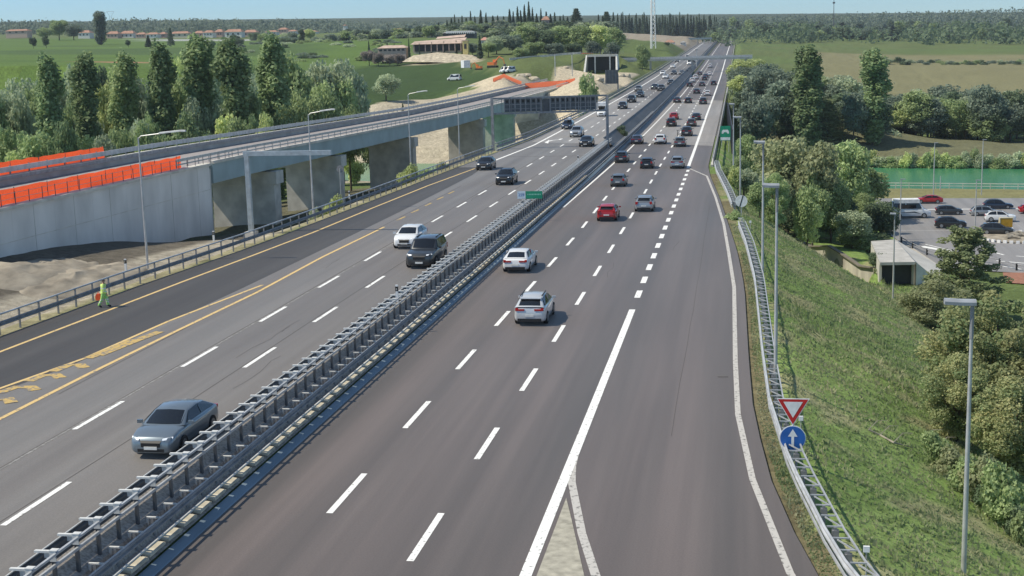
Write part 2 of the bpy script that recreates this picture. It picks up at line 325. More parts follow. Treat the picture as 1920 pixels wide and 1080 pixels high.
XX, YY = np.meshgrid(gx, gy); X1, Y1 = XX.ravel(), YY.ravel(); Z1 = ground(X1, Y1)
def poly_mask(poly):
    P = np.array(poly); ins = np.zeros(len(X1), bool); j = len(P)-1
    for i in range(len(P)):
        with np.errstate(divide='ignore', invalid='ignore'):
            c = ((P[i, 1] > Y1) != (P[j, 1] > Y1)) & (X1 < (P[j, 0]-P[i, 0])*(Y1-P[i, 1])/(P[j, 1]-P[i, 1])+P[i, 0])
        ins ^= c; j = i
    return ins
nb = fbm(X1*.05, Y1*.05)[:, None]; nb2 = fbm(X1*.4+31, Y1*.4)[:, None]; nb3 = fbm(X1*.012+3, Y1*.012)[:, None]
C = np.array([.11, .15, .05])*(.75+.5*nb2)                                        # meadow
C = np.where(nb3 > .5, C*.9+np.array([.018, .012, .008]), C)
def zone(mask, col, var=.3):
    global C
    C = np.where(mask[:, None], np.array(col)*(1-var/2+var*nb2), C)
def pxpoly(l): return [tuple(at(a, b, d)[:2]) for a, b, d in l]
far = Y1 > 430
# the slope right of the road: grass, drier patches, bare spots
slope = (X1 > xR(Y1)+.2) & (X1 < 24) & (Y1 < 300)
C = np.where(slope[:, None], np.where(nb2 > .62, np.array([.31, .31, .16]), np.array([.2, .29, .085]))*(.75+.5*nb)+np.where(nb > .58, .03, 0)*np.array([1, .85, .5]), C)
zone((X1 < xR(Y1)+1.1) & (X1 > -19) & (Y1 < 190), (.17, .15, .085), .6)
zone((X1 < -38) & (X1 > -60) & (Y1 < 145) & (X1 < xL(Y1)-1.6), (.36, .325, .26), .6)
zone((X1 < -50.5) & (X1 > -60) & (Y1 < 150), (.13, .115, .092), .6)  # soil at the wall foot darkened: the wall's shade put into the colour
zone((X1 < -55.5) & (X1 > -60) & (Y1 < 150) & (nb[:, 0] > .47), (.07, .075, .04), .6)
zone((X1 < -38) & (X1 > -78) & (Y1 > 145) & (Y1 < 300), (.12, .115, .075), .7)  # ground below the viaduct darkened: shade put into its colour
zone((X1 < -40) & (X1 > -120) & (Y1 > river_far(X1)-8) & (Y1 < 432), (.42, .37, .28), .5)
zone((X1 < -40) & (X1 > -100) & (Y1 > 300) & (Y1 < river_near(X1)+6), (.36, .33, .26), .6)
zone((X1 < xL(Y1)-.1) & (X1 > xL(Y1)-1.7) & (Y1 < 320), (.27, .25, .15), .8)
zone(poly_mask(pxpoly([(640, 205, 405), (960, 172, 470), (905, 158, 520), (860, 140, 560), (870, 117, 600), (650, 117, 640), (600, 150, 500)])), (.048, .082, .026), .35)   # vineyard
zone(poly_mask([(-1200, 425), (-175, 400), (-150, 700), (-400, 1150), (-1200, 1250)]), (.1, .16, .04), .35)                                    # bright fields
zone(poly_mask(pxpoly([(0, 112, 560), (480, 108, 560), (480, 122, 500), (0, 125, 500)])), (.085, .14, .035), .3)
zone(poly_mask(pxpoly([(185, 107, 560), (255, 106, 560), (252, 117, 520), (188, 118, 520)])), (.42, .22, .14), .3)
zone(poly_mask(pxpoly([(-20, 101, 650), (600, 98, 650), (600, 91, 760), (-20, 93, 760)])), (.075, .12, .04), .3)
zone(poly_mask(pxpoly([(90, 84, 930), (225, 84, 930), (225, 82.5, 960), (90, 82.5, 960)])), (.05, .075, .03), .3)
zone(poly_mask(pxpoly([(270, 76, 1120), (500, 75, 1120), (500, 71.5, 1190), (270, 72.5, 1190)])), (.34, .36, .34), .2)
zone(poly_mask(pxpoly([(380, 90, 800), (640, 88, 800), (640, 84, 900), (380, 85, 900)])), (.17, .19, .08), .3)
zone(poly_mask(pxpoly([(905, 133, 470), (935, 127, 490), (1010, 131, 480), (1060, 128, 520), (1095, 136, 540), (1165, 134, 545), (1195, 136, 540), (1180, 145, 480), (1125, 172, 380), (1080, 180, 370), (1000, 156, 420), (900, 175, 430), (880, 160, 455)])), (.52, .45, .33), .35)   # building site
zone(poly_mask(pxpoly([(760, 116, 590), (780, 102, 612), (900, 101, 600), (905, 118, 565)])), (.46, .39, .28), .6)
zone(poly_mask(pxpoly([(700, 80, 940), (760, 84, 900), (760, 66, 1000), (700, 66, 1000)])), (.12, .17, .055), .3)
zone(poly_mask(pxpoly([(1160, 84, 900), (1330, 84, 1000), (1335, 68, 1700), (1160, 70, 1250)])), (.3, .26, .2), .5)
zone((X1 > 40) & (Y1 > 560) & (Y1 < 1000), (.2, .19, .1), .35)                       # dry field on the far bank
zone((X1 > 10) & (Y1 > 395) & (Y1 < 560), (.12, .155, .05), .35)
zone((X1 > 5) & (Y1 > 340) & (Y1 < 396), (.15, .15, .085), .4)
zone((X1 > 17) & (X1 < 130) & (Y1 < 292) & (Y1 > 262), (.22, .21, .1), .4)
zone((Y1 > 2000), (.055, .075, .04), .3)
g_ny, g_nx = XX.shape; ii = np.arange(g_ny*g_nx).reshape(g_ny, g_nx)
gm, n_, p_, N_, L_ = nodes('ground_cover')
a_ = N_('ShaderNodeAttribute'); a_.attribute_name = 'cover'; tc_ = N_('ShaderNodeTexCoord')
n1 = N_('ShaderNodeTexNoise'); n1.inputs['Scale'].default_value = 1.3; n1.inputs['Detail'].default_value = 9; n1.inputs['Roughness'].default_value = .75; L_(tc_.outputs['Object'], n1.inputs['Vector'])
r1 = N_('ShaderNodeMapRange'); r1.inputs[1].default_value = .28; r1.inputs[2].default_value = .72; r1.inputs[3].default_value = .5; r1.inputs[4].default_value = 1.5; L_(n1.outputs[0], r1.inputs[0])
x1 = N_('ShaderNodeVectorMath'); x1.operation = 'SCALE'; L_(a_.outputs['Color'], x1.inputs[0]); L_(r1.outputs[0], x1.inputs['Scale']); L_(x1.outputs[0], p_.inputs['Base Color'])
b1 = N_('ShaderNodeBump'); b1.inputs['Strength'].default_value = .6; b1.inputs['Distance'].default_value = .3; L_(n1.outputs[0], b1.inputs['Height']); L_(b1.outputs[0], p_.inputs['Normal'])
p_.inputs['Roughness'].default_value = .95; p_.inputs['Specular IOR Level'].default_value = .15
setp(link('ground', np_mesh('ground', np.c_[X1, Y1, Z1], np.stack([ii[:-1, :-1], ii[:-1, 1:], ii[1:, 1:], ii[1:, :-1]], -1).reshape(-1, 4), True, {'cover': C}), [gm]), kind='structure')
# river
wm, n_, p_, N_, L_ = nodes('river_water'); p_.inputs['Base Color'].default_value = (.05, .21, .1, 1); p_.inputs['Roughness'].default_value = .22; p_.inputs['Specular IOR Level'].default_value = .35
tc_ = N_('ShaderNodeTexCoord'); n1 = N_('ShaderNodeTexNoise'); n1.inputs['Scale'].default_value = .8; n1.inputs['Detail'].default_value = 5; L_(tc_.outputs['Object'], n1.inputs['Vector'])
b1 = N_('ShaderNodeBump'); b1.inputs['Strength'].default_value = .25; b1.inputs['Distance'].default_value = .1; L_(n1.outputs[0], b1.inputs['Height']); L_(b1.outputs[0], p_.inputs['Normal'])
g = G(); xs = np.linspace(-420, 620, 40)
g.add([(x, y, -13.4) for x in xs for y in (river_near(x)-9, river_far(x)+9)], [(2*i, 2*i+2, 2*i+3, 2*i+1) for i in range(39)])
setp(g.build('river', wm), kind='structure')

# ------------------------------------------------------------------ carriageways and paint
sheet('carriageway_right', lambda y: MEDR-.02, xR, YS, 0, ASPH, 5)
sheet('carriageway_left', xL, lambda y: MEDL, YS, ZL, ASPL, 5)
sheet('resurfaced_lane', lambda y: xL(y)+.02, lambda y: lerp(y, [0, 60, 67, 82, 91, 108, 128, 147, 177, 190], [-37.5, -36.3, -35.3, -34.8, -34.6, -34.5, -34.4, -34.4, -34.6, -36]), [y for y in YS if y < 192], ZL+.005, ASPD)
BY = [y for y in np.arange(238, 396.1, 4)]
def skewed(name, xl, xr_, off, m):
    V = []; 
    for y in BY:
        for k in range(5):
            x = xl+(xr_-xl)*k/4; yy = y-(x+4.4)*.75*(.75 if name.endswith('left') else 1)-(0 if name.endswith('right') else 22); V.append((x, yy, zr(yy)+off))
    setp(link(name, np_mesh(name, V, [(i*5+k, i*5+k+1, i*5+k+6, i*5+k+5) for i in range(len(BY)-1) for k in range(4)]), [m]), kind='structure')
skewed('bridge_surface_right', MEDR+.05, -4.45, .005, ASPB)
skewed('bridge_surface_left', -35.6, MEDL-.05, ZL+.005, ASPB)
g = G()
for i in range(-1, 60):                                            # dashed lane lines, right carriageway
    for x, y0 in ((lambda y: lerp(y, [0, 48, 84, 131, 158, 220, 2300], [-15.8, -15.7, -15.5, -15.3, -15.6, -15.7, -15.6]), 48.4), (lambda y: lerp(y, [0, 44, 79, 138, 200, 2300], [-11.45, -11.35, -11.1, -11.15, -11.5, -11.4]), 43.8)):
        y = y0+12*i
        if y > 20: ribbon(g, [(x(y), y), (x(y+5), y+5)], .27, .011)
for i in range(17): y = 94.6+6.05*i; ribbon(g, [(-7.1, y), (-7.1, y+2.9)], .42, .011)
ribbon(g, [(-7.1, 14), (-7.1, 90.2)], .42, .011); ribbon(g, [(-7.25, 197), (-7.6, 330), (-7.5, 560), (-8, 900), (-8, 2200)], .45, .011)
for i in range(-1, 60):                                            # left carriageway
    for x, y0 in ((-25.65, 42.0), (-29.1, 54.0)):
        y = y0+12*i
        if y > 14: ribbon(g, [(x, y), (x, y+4.9)], .24, ZL+.011)
ribbon(g, [(-36.1, 186), (-34.1, 226), (-33.9, 330), (-32.9, 460), (-32.4, 630), (-33, 2200)], .4, ZL+.011)
ribbon(g, [(-19.45, 150), (-18.6, 230), (-17.6, 440), (-17.6, 1500)], .25, .011); ribbon(g, [(-22.75, 210), (-22.75, 1500)], .25, ZL+.011)
# turn arrow on the left carriageway
pa = [on(a, b, ZL)[:2] for a, b in ((1024, 266), (1036, 263), (1049, 262), (1053, 260))]; ribbon(g, [tuple(p) for p in pa], .5, ZL+.012)
g.add([(*on(a, b, ZL)[:2], on(a, b, ZL)[2]+.012) for a, b in ((1021, 268), (1030, 262), (1028, 269))], [(0, 1, 2)])
setp(g.build('lane_markings_white', MKW), kind='structure')
g = G()
edge = [(xR(y)-.75 if y < 120 else xR(y)-.45, y) for y in (30, 36, 44, 54, 64, 75, 99, 117, 135, 159, 185)]
ribbon(g, edge+[(-6.9, 196)], .27, .011)
ribbon(g, [(-7.12, 58.5), (-6.98, 55.2), (-6.74, 53.0), (-6.3, 50.6), (-5.65, 47.1), (-4.7, 43), (-3.6, 39), (-1.8, 34)], .32, .0085)
setp(g.build('lane_markings_worn', MKO), kind='structure')
g = G()
ribbon(g, [(-42.2, 50), (-41.3, 69), (-40.65, 82.2), (-40.2, 92), (-39.4, 105.5), (-38.7, 119), (-38.2, 139), (-37.5, 161), (-36.1, 184)], .24, ZL+.011)
ribbon(g, [(-33.5, 40), (-33.5, 64), (-33.3, 75), (-32.95, 88), (-33.2, 104), (-32.9, 122.5)], .26, ZL+.011)
ribbon(g, [(-39, 48), (-36.65, 60.9), (-35.5, 67.7), (-35.05, 78), (-34.4, 84), (-33.6, 91)], .24, ZL+.011)
setp(g.build('lane_markings_yellow', MKY), kind='structure')
g = G()
for y in (127.5, 133.5, 139.5, 145.5, 151.5): ribbon(g, [(-32.9, y), (-32.8, y+2.8)], .24, ZL+.011)
for ia, arc in enumerate(([(53, 715), (80, 704), (105, 703), (114, 709)], [(100, 697), (130, 684), (150, 684), (158, 690)], [(-3, 737), (30, 726), (58, 726), (67, 732)], [(165, 672), (185, 664), (215, 652), (250, 637)], [(185, 667), (215, 655), (260, 637), (300, 622)], [(-40, 760), (-10, 750), (15, 748), (22, 756)])):
    ribbon(g, [tuple(on(*a, ZL)[:2]) for a in arc], .62, ZL+.0135+.002*ia)
setp(g.build('lane_markings_old_yellow', MKYO), kind='structure')
g = G()                                                            # gore island at the slip road
P = [on(1056, 938), on(1003, 1079), on(1088, 1079)]; a, b, c = [tuple(p[:2]) for p in P]
V = [(a[0], a[1], .05), (a[0]-.28, 36, .05), (-3.4, 36, .05), (b[0], b[1], .05), (c[0], c[1], .05)]
g.add([(-6.72, 51, .014), (-6.72, 34, .014), (-2.9, 34, .014), (-5.12, 43.1, .014), (-6.22, 48.6, .014)], [(0, 1, 2, 3, 4)])
setp(g.build('gore_island', M('gore_paving', (.36, .34, .28), .9, 0, .3, 2.4)), kind='structure')
g = G(); rr = random.Random(11)
def crack(x, y, n, step, off, wd, dev):
    p = [(x, y)]
    for k in range(n): p.append((p[-1][0]+rr.uniform(-dev, dev), p[-1][1]+step))
    ribbon(g, p, wd, off)
crack(-29.45, 30, 34, 5, ZL+.008, .05, .035); crack(-25.95, 30, 30, 5, ZL+.008, .04, .05); crack(-33.0, 60, 20, 5, ZL+.008, .04, .05); crack(-3.0, 60, 18, 5, .008, .02, .05)
for k in range(8):
    left = rr.random() < .8; x = rr.uniform(-34, -24) if left else rr.uniform(-18.5, -1); crack(x, rr.uniform(40, 150), rr.randint(3, 8), 1.2, (ZL if left else 0)+.0075, .022, .16)
for y, x0, x1, o_ in ((245.5, -19.5, -4.5, 0), (203, -35.5, -22.3, ZL), (119.8, -38, -35, ZL), (96.6, -37.6, -36.8, ZL)): g.add([(x0, y-(x0+4.4)*.0, zr(y)+o_+.0085), (x1, y, zr(y)+o_+.0085), (x1, y+.22, zr(y)+o_+.0085), (x0, y+.22, zr(y)+o_+.0085)], [(0, 1, 2, 3)])
for px, py in ((1356, 707), (462, 478)): P_ = on(px, py, ZL if px < 900 else 0); g.add([(P_[0]-.28, P_[1]-.1, P_[2]+.012), (P_[0]+.28, P_[1]-.1, P_[2]+.012), (P_[0]+.25, P_[1]+.16, P_[2]+.012), (P_[0]-.3, P_[1]+.14, P_[2]+.012)], [(0, 1, 2, 3)])
setp(g.build('road_cracks', M('bitumen', (.095, .087, .082), .85)), kind='structure')
g = G(); ribbon(g, [(-29.35, 40), (-29.3, 78), (-29.25, 120)], .16, ZL+.0065); setp(g.build('lane_markings_faded', paint_mark('paint_faded', (.3, .29, .28), .02)), kind='structure')
# verge strip of the median
g = G(); ys = [y for y in YS if y < 1600]
for prof, m in (([(MEDL+.02, ZL-.01), (-21.75, 1.25), (-21.2, 1.0), (-20.95, .5), (-20.42, .16)], GRAV),):
    V = [(x, y, zr(y)+z) for y in ys for x, z in prof]; n = len(prof)
    g.mat(m).add(V, [(i*n+k, i*n+k+1, (i+1)*n+k+1, (i+1)*n+k) for i in range(len(ys)-1) for k in range(n-1)])
setp(g.build('median_strip'), kind='structure')

# ------------------------------------------------------------------ guardrails
WB = [(0, .155), (.045, .12), (.045, .07), (-.03, .03), (-.03, -.03), (.045, -.07), (.045, -.12), (0, -.155), (-.012, -.155), (.03, -.115), (.03, -.075), (-.045, -.03), (-.045, .03), (.03, .075), (.03, .115), (-.012, .155)]
def P3(x, y, off): return (x, y, zr(y)+off)
def posts(parent, name, spots, mesher, m, limit=100):
    """the nearest posts one by one, the rest as one part"""
    for i, (x, y, z, rz) in enumerate(spots[:limit]):
        if i == 0: me = mesher().mesh(name); me.materials.append(m)
        o = bpy.data.objects.new(name, me); COL.objects.link(o); o.parent = parent; o.location = (x, y, z); o.rotation_euler = (0, 0, rz)
    if len(spots) > limit:
        g0 = mesher(); V0 = np.array(g0.v); V = []; Fs = []; n = len(V0)
        for x, y, z, rz in spots[limit:]:
            c, s_ = cos(rz), sin(rz); i = len(V)
            V += [(x+a*c-b*s_, y+a*s_+b*c, z+d) for a, b, d in V0]; Fs += [tuple(k+i for k in f) for f in g0.f]
        me = bpy.data.meshes.new(name); me.from_pydata(V, [], Fs); o = link(name, me, [m], parent); o['kind'] = 'stuff'
# median, left rail: beam towards the left carriageway, posts with spacer arms behind it
mL = empty('median_guardrail', label='ladder like galvanised guardrail with tall posts on the left of the median strip', cat='guardrail')
ysm = list(np.arange(14, 232, 4.))
G().sweep([(u, z) for u, z in WB], [P3(-22.0, y, ZL+.54) for y in ysm], True, -1).build('beam', STEEL, mL, 40)  # dark tone paints in the shade on the beam's inner face
G().tube([P3(-22.0, y, ZL+.71) for y in ysm], .028, 5).build('lit_edge', GALV_LIT, mL)  # pale tube added to paint the sunlit top edge of the beam
G().sweep([(-.045, -.04), (.045, -.04), (.045, .04), (-.045, .04)], [P3(-21.28, y, ZL+.78) for y in ysm], True).build('top_rail', GALV, mL)
G().sweep([(u, z) for u, z in WB], [P3(-22.03, y, ZL+.22) for y in ysm], True, -1).build('shade_beam', STEEL, mL, 40)  # added dark beam, painting shade into the gaps between the spacers
G().sweep([(-.04, -.05), (.04, -.05), (.04, .05), (-.04, .05)], [P3(-21.3, y, ZL+.42) for y in ysm], True).build('lower_rail', GALV, mL)
sp = [(-21.38, y, zr(y), 0) for y in np.arange(33.2, 228, 1.5)]
posts(mL, 'post', sp, lambda: G().box((0, 0, 1.52), (.1, .14, 1.5)), STEEL)
posts(mL, 'spacer', sp, lambda: G().box((-.3, 0, ZL+.84), (.66, .12, .07)).box((-.2, .03, ZL+.7), (.26, .03, .18)), GALV_LIT)
posts(mL, 'post_cap', sp, lambda: G().box((.02, -.09, ZL+.72), (.22, .02, .36)).box((.04, 0, ZL+.9), (.26, .22, .03)), GALV_LIT)
# median, right rail
mR = empty('median_guardrail', label='low guardrail on the right of the median strip, next to the blue grey gutter', cat='guardrail')
xr2 = lambda y: lerp(y, [0, 60, 120, 190, 300], [-20.75, -20.7, -20.55, -20.2, -20.1])
ysm2 = list(np.arange(14, 600, 5.))
G().sweep(WB, [P3(xr2(y), y, 1.0) for y in ysm2], True).build('beam', GALVD, mR, 40)
G().tube([P3(xr2(y), y, 1.165) for y in ysm2], .03, 5).build('lit_edge', GALV, mR)  # paler tube is a painted highlight; the duller beam paints its shaded face
G().sweep([(-.05, -.04), (.03, -.04), (.03, .04), (-.05, .04)], [P3(xr2(y)+.02, y, .5) for y in ysm2], True).build('lower_rail', GALV_LIT, mR)
sp = [(xr2(y)-.28, y, zr(y), 0) for y in np.arange(33.6, 330, 1.5)]
posts(mR, 'post', sp, lambda: G().box((0, 0, .62), (.1, .12, 1.15)), GALVD)
posts(mR, 'spacer', sp, lambda: G().box((.03, 0, 1.2), (.52, .09, .05)).box((-.2, 0, 1.0), (.06, .09, .42)), GALV_LIT)
gt = G(); gt.sweep([(-.24, 0), (-.24, .1), (-.2, .13), (.2, .03), (.24, 0)], [P3(-20.13, y, .006) for y in ysm2], False)
setp(gt.build('gutter', BLUE), 'long blue grey steel gutter along the foot of the median guardrail', 'gutter')
sp = [(-20.52, y, zr(y)+.42, .0) for y in np.arange(34, 184, 1.5)]
slabs = G()
for i, (x, y, z, r_) in enumerate(sp):
    me = None
    if i == 0: base = G().box((0, 0, 0), (.34, 1.15, .1), 0, 0, .12).box((.02, .58, -.03), (.26, .2, .08), 0, 0, .12).mesh('cover_slab'); base.materials.append(CONCY)
    o = bpy.data.objects.new('cover_slab', base); COL.objects.link(o); o.location = (x, y, z); o.rotation_euler = (0, 0, random.uniform(-.06, .06)); o.scale = (random.uniform(.8, 1.1), random.uniform(.85, 1.1), 1)
    setp(o, 'pale concrete cover slab in the row between median guardrail and gutter', 'cover slab', 'concrete cover slabs along the median')
# median on the bridge: grating panels between two rails
mb = empty('median_barrier', label='dark grey steel panels closing the median gap on the bridge', cat='barrier')
g = G(); yb = list(np.arange(226, 640, 6.))
g.sweep([(-22.3+21, ZL+.95), (-22.25+21, ZL+1.0), (.55, .95), (.6, .2)], [P3(-21, y, 0) for y in yb], False); g.build('panel', M('grating', (.11, .11, .11), .6, .3, .25, .5, (1, .2, 1)), mb)
G().sweep([(-1.35, ZL+1.02), (-1.2, ZL+1.02), (-1.2, ZL+1.1), (-1.35, ZL+1.1)], [P3(-21, y, 0) for y in yb], True).build('top_rail', STEEL, mb)
G().sweep([(.62, .6), (.72, .6), (.72, 1.05), (.62, 1.05)], [P3(-21, y, 0) for y in np.arange(226, 1700, 12.)], True).build('beam', STEEL, mb)
G().sweep([(-1.32, ZL+.3), (-1.2, ZL+.3), (-1.2, ZL+.9), (-1.32, ZL+.9)], [P3(-21, y, 0) for y in np.arange(640, 1700, 20.)], True).build('beam', STEEL, mb)
# left verge rail: thin tube on posts over a W beam
lr = empty('verge_guardrail', label='guardrail with thin top tube along the left edge of the motorway, behind the walking worker', cat='guardrail')
xlr = lambda y: xL(y)-.55
ysl = list(np.arange(40, 214, 4.))
G().tube([P3(xlr(y)-.1, y, ZL+1.12) for y in ysl], .065, 6).build('top_tube', GALV, lr, 60)
G().sweep(WB, [P3(xlr(y)+.12, y, ZL+.6) for y in ysl], True).build('beam', GALVD, lr, 40)
posts(lr, 'post', [(xlr(y), y, zr(y)+ZL, 0) for y in np.arange(47, 212, 2.25)], lambda: G().box((-.06, 0, .5), (.1, .09, 1.22)), GALVD)
l2 = empty('verge_guardrail', label='long double guardrail beyond the gantry on the left edge of the far bridge', cat='guardrail')
ysf = list(np.arange(214, 1300, 8.))
G().sweep([(u, z*1.2) for u, z in WB], [P3(xlr(y)+.1, y, ZL+.75) for y in ysf], True).build('beam', GALVD, l2)
G().sweep([(-.06, -.06), (.06, -.06), (.06, .06), (-.06, .06)], [P3(xlr(y)-.1, y, ZL+1.25) for y in ysf], True).build('top_rail', GALVD, l2)
G().sweep([(-.1, 0), (.12, 0), (.12, .32), (-.1, .32)], [P3(xlr(y)+.1, y, ZL) for y in ysf], True).build('kerb', CONC, l2)
posts(l2, 'post', [(xlr(y), y, zr(y)+ZL, 0) for y in np.arange(216, 480, 3.)], lambda: G().box((-.06, 0, .6), (.1, .1, 1.3)), GALVD)
# right verge: deep truss guardrail
def truss_rail(y0, y1, lab, dx, zs=1.):
    t = empty('truss_guardrail', label=lab, cat='guardrail')
    xx = lambda y: xR(y)+.75+dx; yy = list(np.arange(y0, y1, 1.5 if y1-y0 < 50 else 3.))
    G().sweep([(u*1.2, z*1.15) for u, z in WB], [P3(xx(y), y, .78) for y in yy], True, -1).build('beam', GALV, t, 40)
    G().sweep([(-.03, -.08), (.03, -.08), (.03, .02), (-.03, .02)], [P3(xx(y)-.02, y, .42) for y in yy], True).build('lower_rail', GALV, t)
    G().sweep([(-.03, -.03), (.03, -.03), (.03, .03), (-.03, .03)], [P3(xx(y)+.62, y, .92) for y in yy], True).build('back_rail', GALV, t)
    ps = [(xx(y), y, zr(y), 0) for y in np.arange(y0+.2, y1-.2, 1.12)]
    posts(t, 'crossbar', ps, lambda: G().box((.34, 0, .93), (.56, .06, .05)), GALV)
    posts(t, 'brace', ps[::2], lambda: G().box((.34, .53, .9), (.035, 1.15, .05), .48), GALV)
    posts(t, 'post', ps[::2], lambda: G().box((.36, 0, .35), (.1, .16, 1.15)).box((.36, 0, .66), (.24, .2, .3)), GALVD)
    return t
truss_rail(28, 133, 'near deep guardrail with ladder bracing curving along the slip road above the grass slope', 0)
truss_rail(146, 200, 'short curved guardrail behind the first one, beside the bush at the taper', .1)
e = empty('bridge_guardrail', label='guardrail on the right edge of the far bridge, running to the horizon', cat='guardrail')
ysb = list(np.arange(200, 1500, 8.))
G().sweep(WB, [P3(xR(y)+.5, y, .8) for y in ysb], True, -1).build('beam', GALVD, e)
G().sweep([(-.05, -.05), (.05, -.05), (.05, .05), (-.05, .05)], [P3(xR(y)+.75, y, 1.2) for y in ysb], True).build('top_rail', GALVD, e)
G().sweep([(-.1, -.9), (.3, -.9), (.3, .2), (-.1, .2)], [P3(xR(y)+.45, y, 0) for y in ysb], True).build('kerb', CONC, e)
posts(e, 'post', [(xR(y)+.75, y, zr(y), 0) for y in np.arange(201, 420, 3.)], lambda: G().box((0, 0, .6), (.1, .1, 1.25)), GALVD)
b = empty('noise_barrier', label='tall dark noise barrier standing beside the right edge of the bridge behind the green sign', cat='noise barrier')
G().sweep([(-.08, -1.5), (.08, -1.5), (.08, 2.9), (-.08, 2.9)], [P3(-2.6+lerp(y, [236, 330], [1.6, 0]), y, 0) for y in np.arange(236, 331, 4.)], True).build('panel', M('dark_panel', (.035, .038, .042), .6), b)
posts(b, 'post', [(-2.75+lerp(y, [236, 330], [1.6, 0]), y, zr(y), 0) for y in np.arange(236, 331, 4.)], lambda: G().box((0, 0, .8), (.16, .16, 4.4)), STEEL)
# bridge body over the river
bb = empty('road_bridge', label='motorway bridge deck and piers carrying both carriageways over the river', cat='bridge')
ybr = list(np.arange(236, 400, 8.))
G().sweep([(-.0, -.15), (15.7, -.15), (15.7, -1.6), (14.2, -2.2), (0, -2.2)], [P3(-20.0, y, 0) for y in ybr], True).build('deck', CONC, bb)
G().sweep([(0, -.15), (-13.6, -.15), (-14.3, -1.4), (-12, -2.2), (0, -2.2)], [P3(-22.3, y, ZL) for y in ybr], True, 1).build('deck', CONC, bb)
for y in (262, 312, 352):
    for x in (-11, -30): G().box((x, y, -7.5), (9, 2, 14)).build('pier', CONC, bb)

# ------------------------------------------------------------------ railway viaduct under construction, left
vx0, vx1 = -58., -69.
vz = lambda y: lerp(y, [60, 99, 155, 180, 236, 280, 340, 480, 560], [6.6, 6.45, 6.2, 5.9, 5.3, 4.85, 4.8, 5.4, 6.0])    # top of the near kerb
rw = empty('retaining_wall', label='long grey concrete retaining wall carrying the ramp on the left of the motorway', cat='wall')
g = G(); yw = list(np.arange(62, 142.6, 3.5))
for a, b_ in zip(yw[:-1], yw[1:]):
    g.add([(vx0, a+.006, -7), (vx0, b_-.006, -7), (vx0, b_-.006, vz(b_)-.45), (vx0, a+.006, vz(a)-.45), (vx0-.5, a+.03, -7), (vx0-.5, b_-.03, -7), (vx0-.5, b_-.03, vz(b_)-.45), (vx0-.5, a+.03, vz(a)-.45)], [(0, 1, 2, 3), (0, 4, 5, 1), (1, 5, 6, 2), (0, 3, 7, 4), (4, 7, 6, 5), (3, 2, 6, 7)])
WALLM = M('wall_concrete', (.68, .66, .63), .85, 0, .15, .5, (1, .6, .3), .08); g.build('panel', WALLM, rw)
G().box((vx0-.35, 102, -3), (.3, 80, 16.0)).build('backing', CONC, rw)
g = G()
for a in yw[::2]: g.box((vx0+.005, a, vz(a)*.5-3.5), (.03, .05, vz(a)+6))
g.build('joint', CONC, rw)
for k, (dz) in enumerate((-3.1,)):
    G().sweep([(0, 0), (.025, 0), (.025, .05), (0, .05)], [(vx0+.002, y, vz(y)+dz) for y in yw], True).build('casting_line', CONCL, rw)
G().sweep([(-.4, -.44), (.22, -.44), (.22, -.18), (-.4, -.1)], [(vx0, y, vz(y)) for y in yw], True).build('coping', CONCL, rw)
G().box((-63.5, 142.9, -.8), (10.6, .9, 12.4)).build('end_wall', CONC, rw)
vi = empty('viaduct', label='grey concrete viaduct on wall piers running beside the motorway to the tunnel', cat='viaduct')
yv = list(np.arange(143.5, 470, 6.)); yall = list(np.arange(62, 500, 6.))
G().sweep([(0, -.3), (0, -2.5), (-1.2, -2.6), (-1.6, -2.75), (-9.4, -2.75), (-11, -2.5), (-11, -.3)], [(vx0, y, vz(y)) for y in yv], True).build('girder', M('girder_paint', (.33, .42, .44), .6, .1, .15, .3), vi)
G().sweep([(.25, -.3), (.25, 0), (-.3, .0), (-.3, -.3)], [(vx0, y, vz(y)) for y in yv], True).build('kerb', CONCL, vi)
G().sweep([(-.32, -.26), (-10.7, -.26), (-10.7, -.2), (-.32, -.2)], [(vx0, y, vz(y)) for y in yall], True).build('deck', M('deck_slab', (.3, .275, .27), .9), vi)
G().sweep([(-10.6, -.3), (-11.3, -.3), (-11.3, .75), (-10.6, .75)], [(vx0, y, vz(y)) for y in yall], True).build('parapet', CONC, vi)
for yp in (164, 192.5, 238.5, 307, 350, 395):
    pr = G().box((-61.9, yp, vz(yp)/2-7.5), (8.2, 2.4, vz(yp)+9.3)).build('pier', CONCL, vi)
    G().box((-62.6, yp, vz(yp)-3.6), (10.4, 2.8, 1.6)).build('pier_cap', CONCL, pr)
vr = empty('viaduct_guardrail', label='galvanised guardrail along the near edge of the viaduct deck', cat='guardrail')
G().sweep([(-.05, .62), (.06, .62), (.06, .92), (-.05, .92)], [(vx0-.1, y, vz(y)) for y in yall if y > 130], True).build('beam', GALV, vr)
G().sweep([(-.04, .25), (.04, .25), (.04, .4), (-.04, .4)], [(vx0-.1, y, vz(y)) for y in yall if y > 130], True).build('lower_rail', GALV, vr)
posts(vr, 'post', [(vx0-.16, y, vz(y), 0) for y in np.arange(134, 330, 3.)], lambda: G().box((0, 0, .42), (.08, .1, .9)), GALVD)
vf = empty('viaduct_guardrail', label='wide light guardrail along the far edge of the viaduct deck, against the trees', cat='guardrail')
G().sweep([(-.06, 1.0), (.07, 1.0), (.07, 1.5), (-.06, 1.5)], [(vx1+.05, y, vz(y)) for y in yall], True).build('beam', GALV, vf)
G().sweep([(-.06, .4), (.07, .4), (.07, .75), (-.06, .75)], [(vx1+.75, y, vz(y)) for y in yall], True).build('lower_rail', GALVD, vf)
posts(vf, 'post', [(vx1, y, vz(y), 0) for y in np.arange(66, 420, 3.6)], lambda: G().box((0, 0, .85), (.1, .12, 1.5)), GALVD)
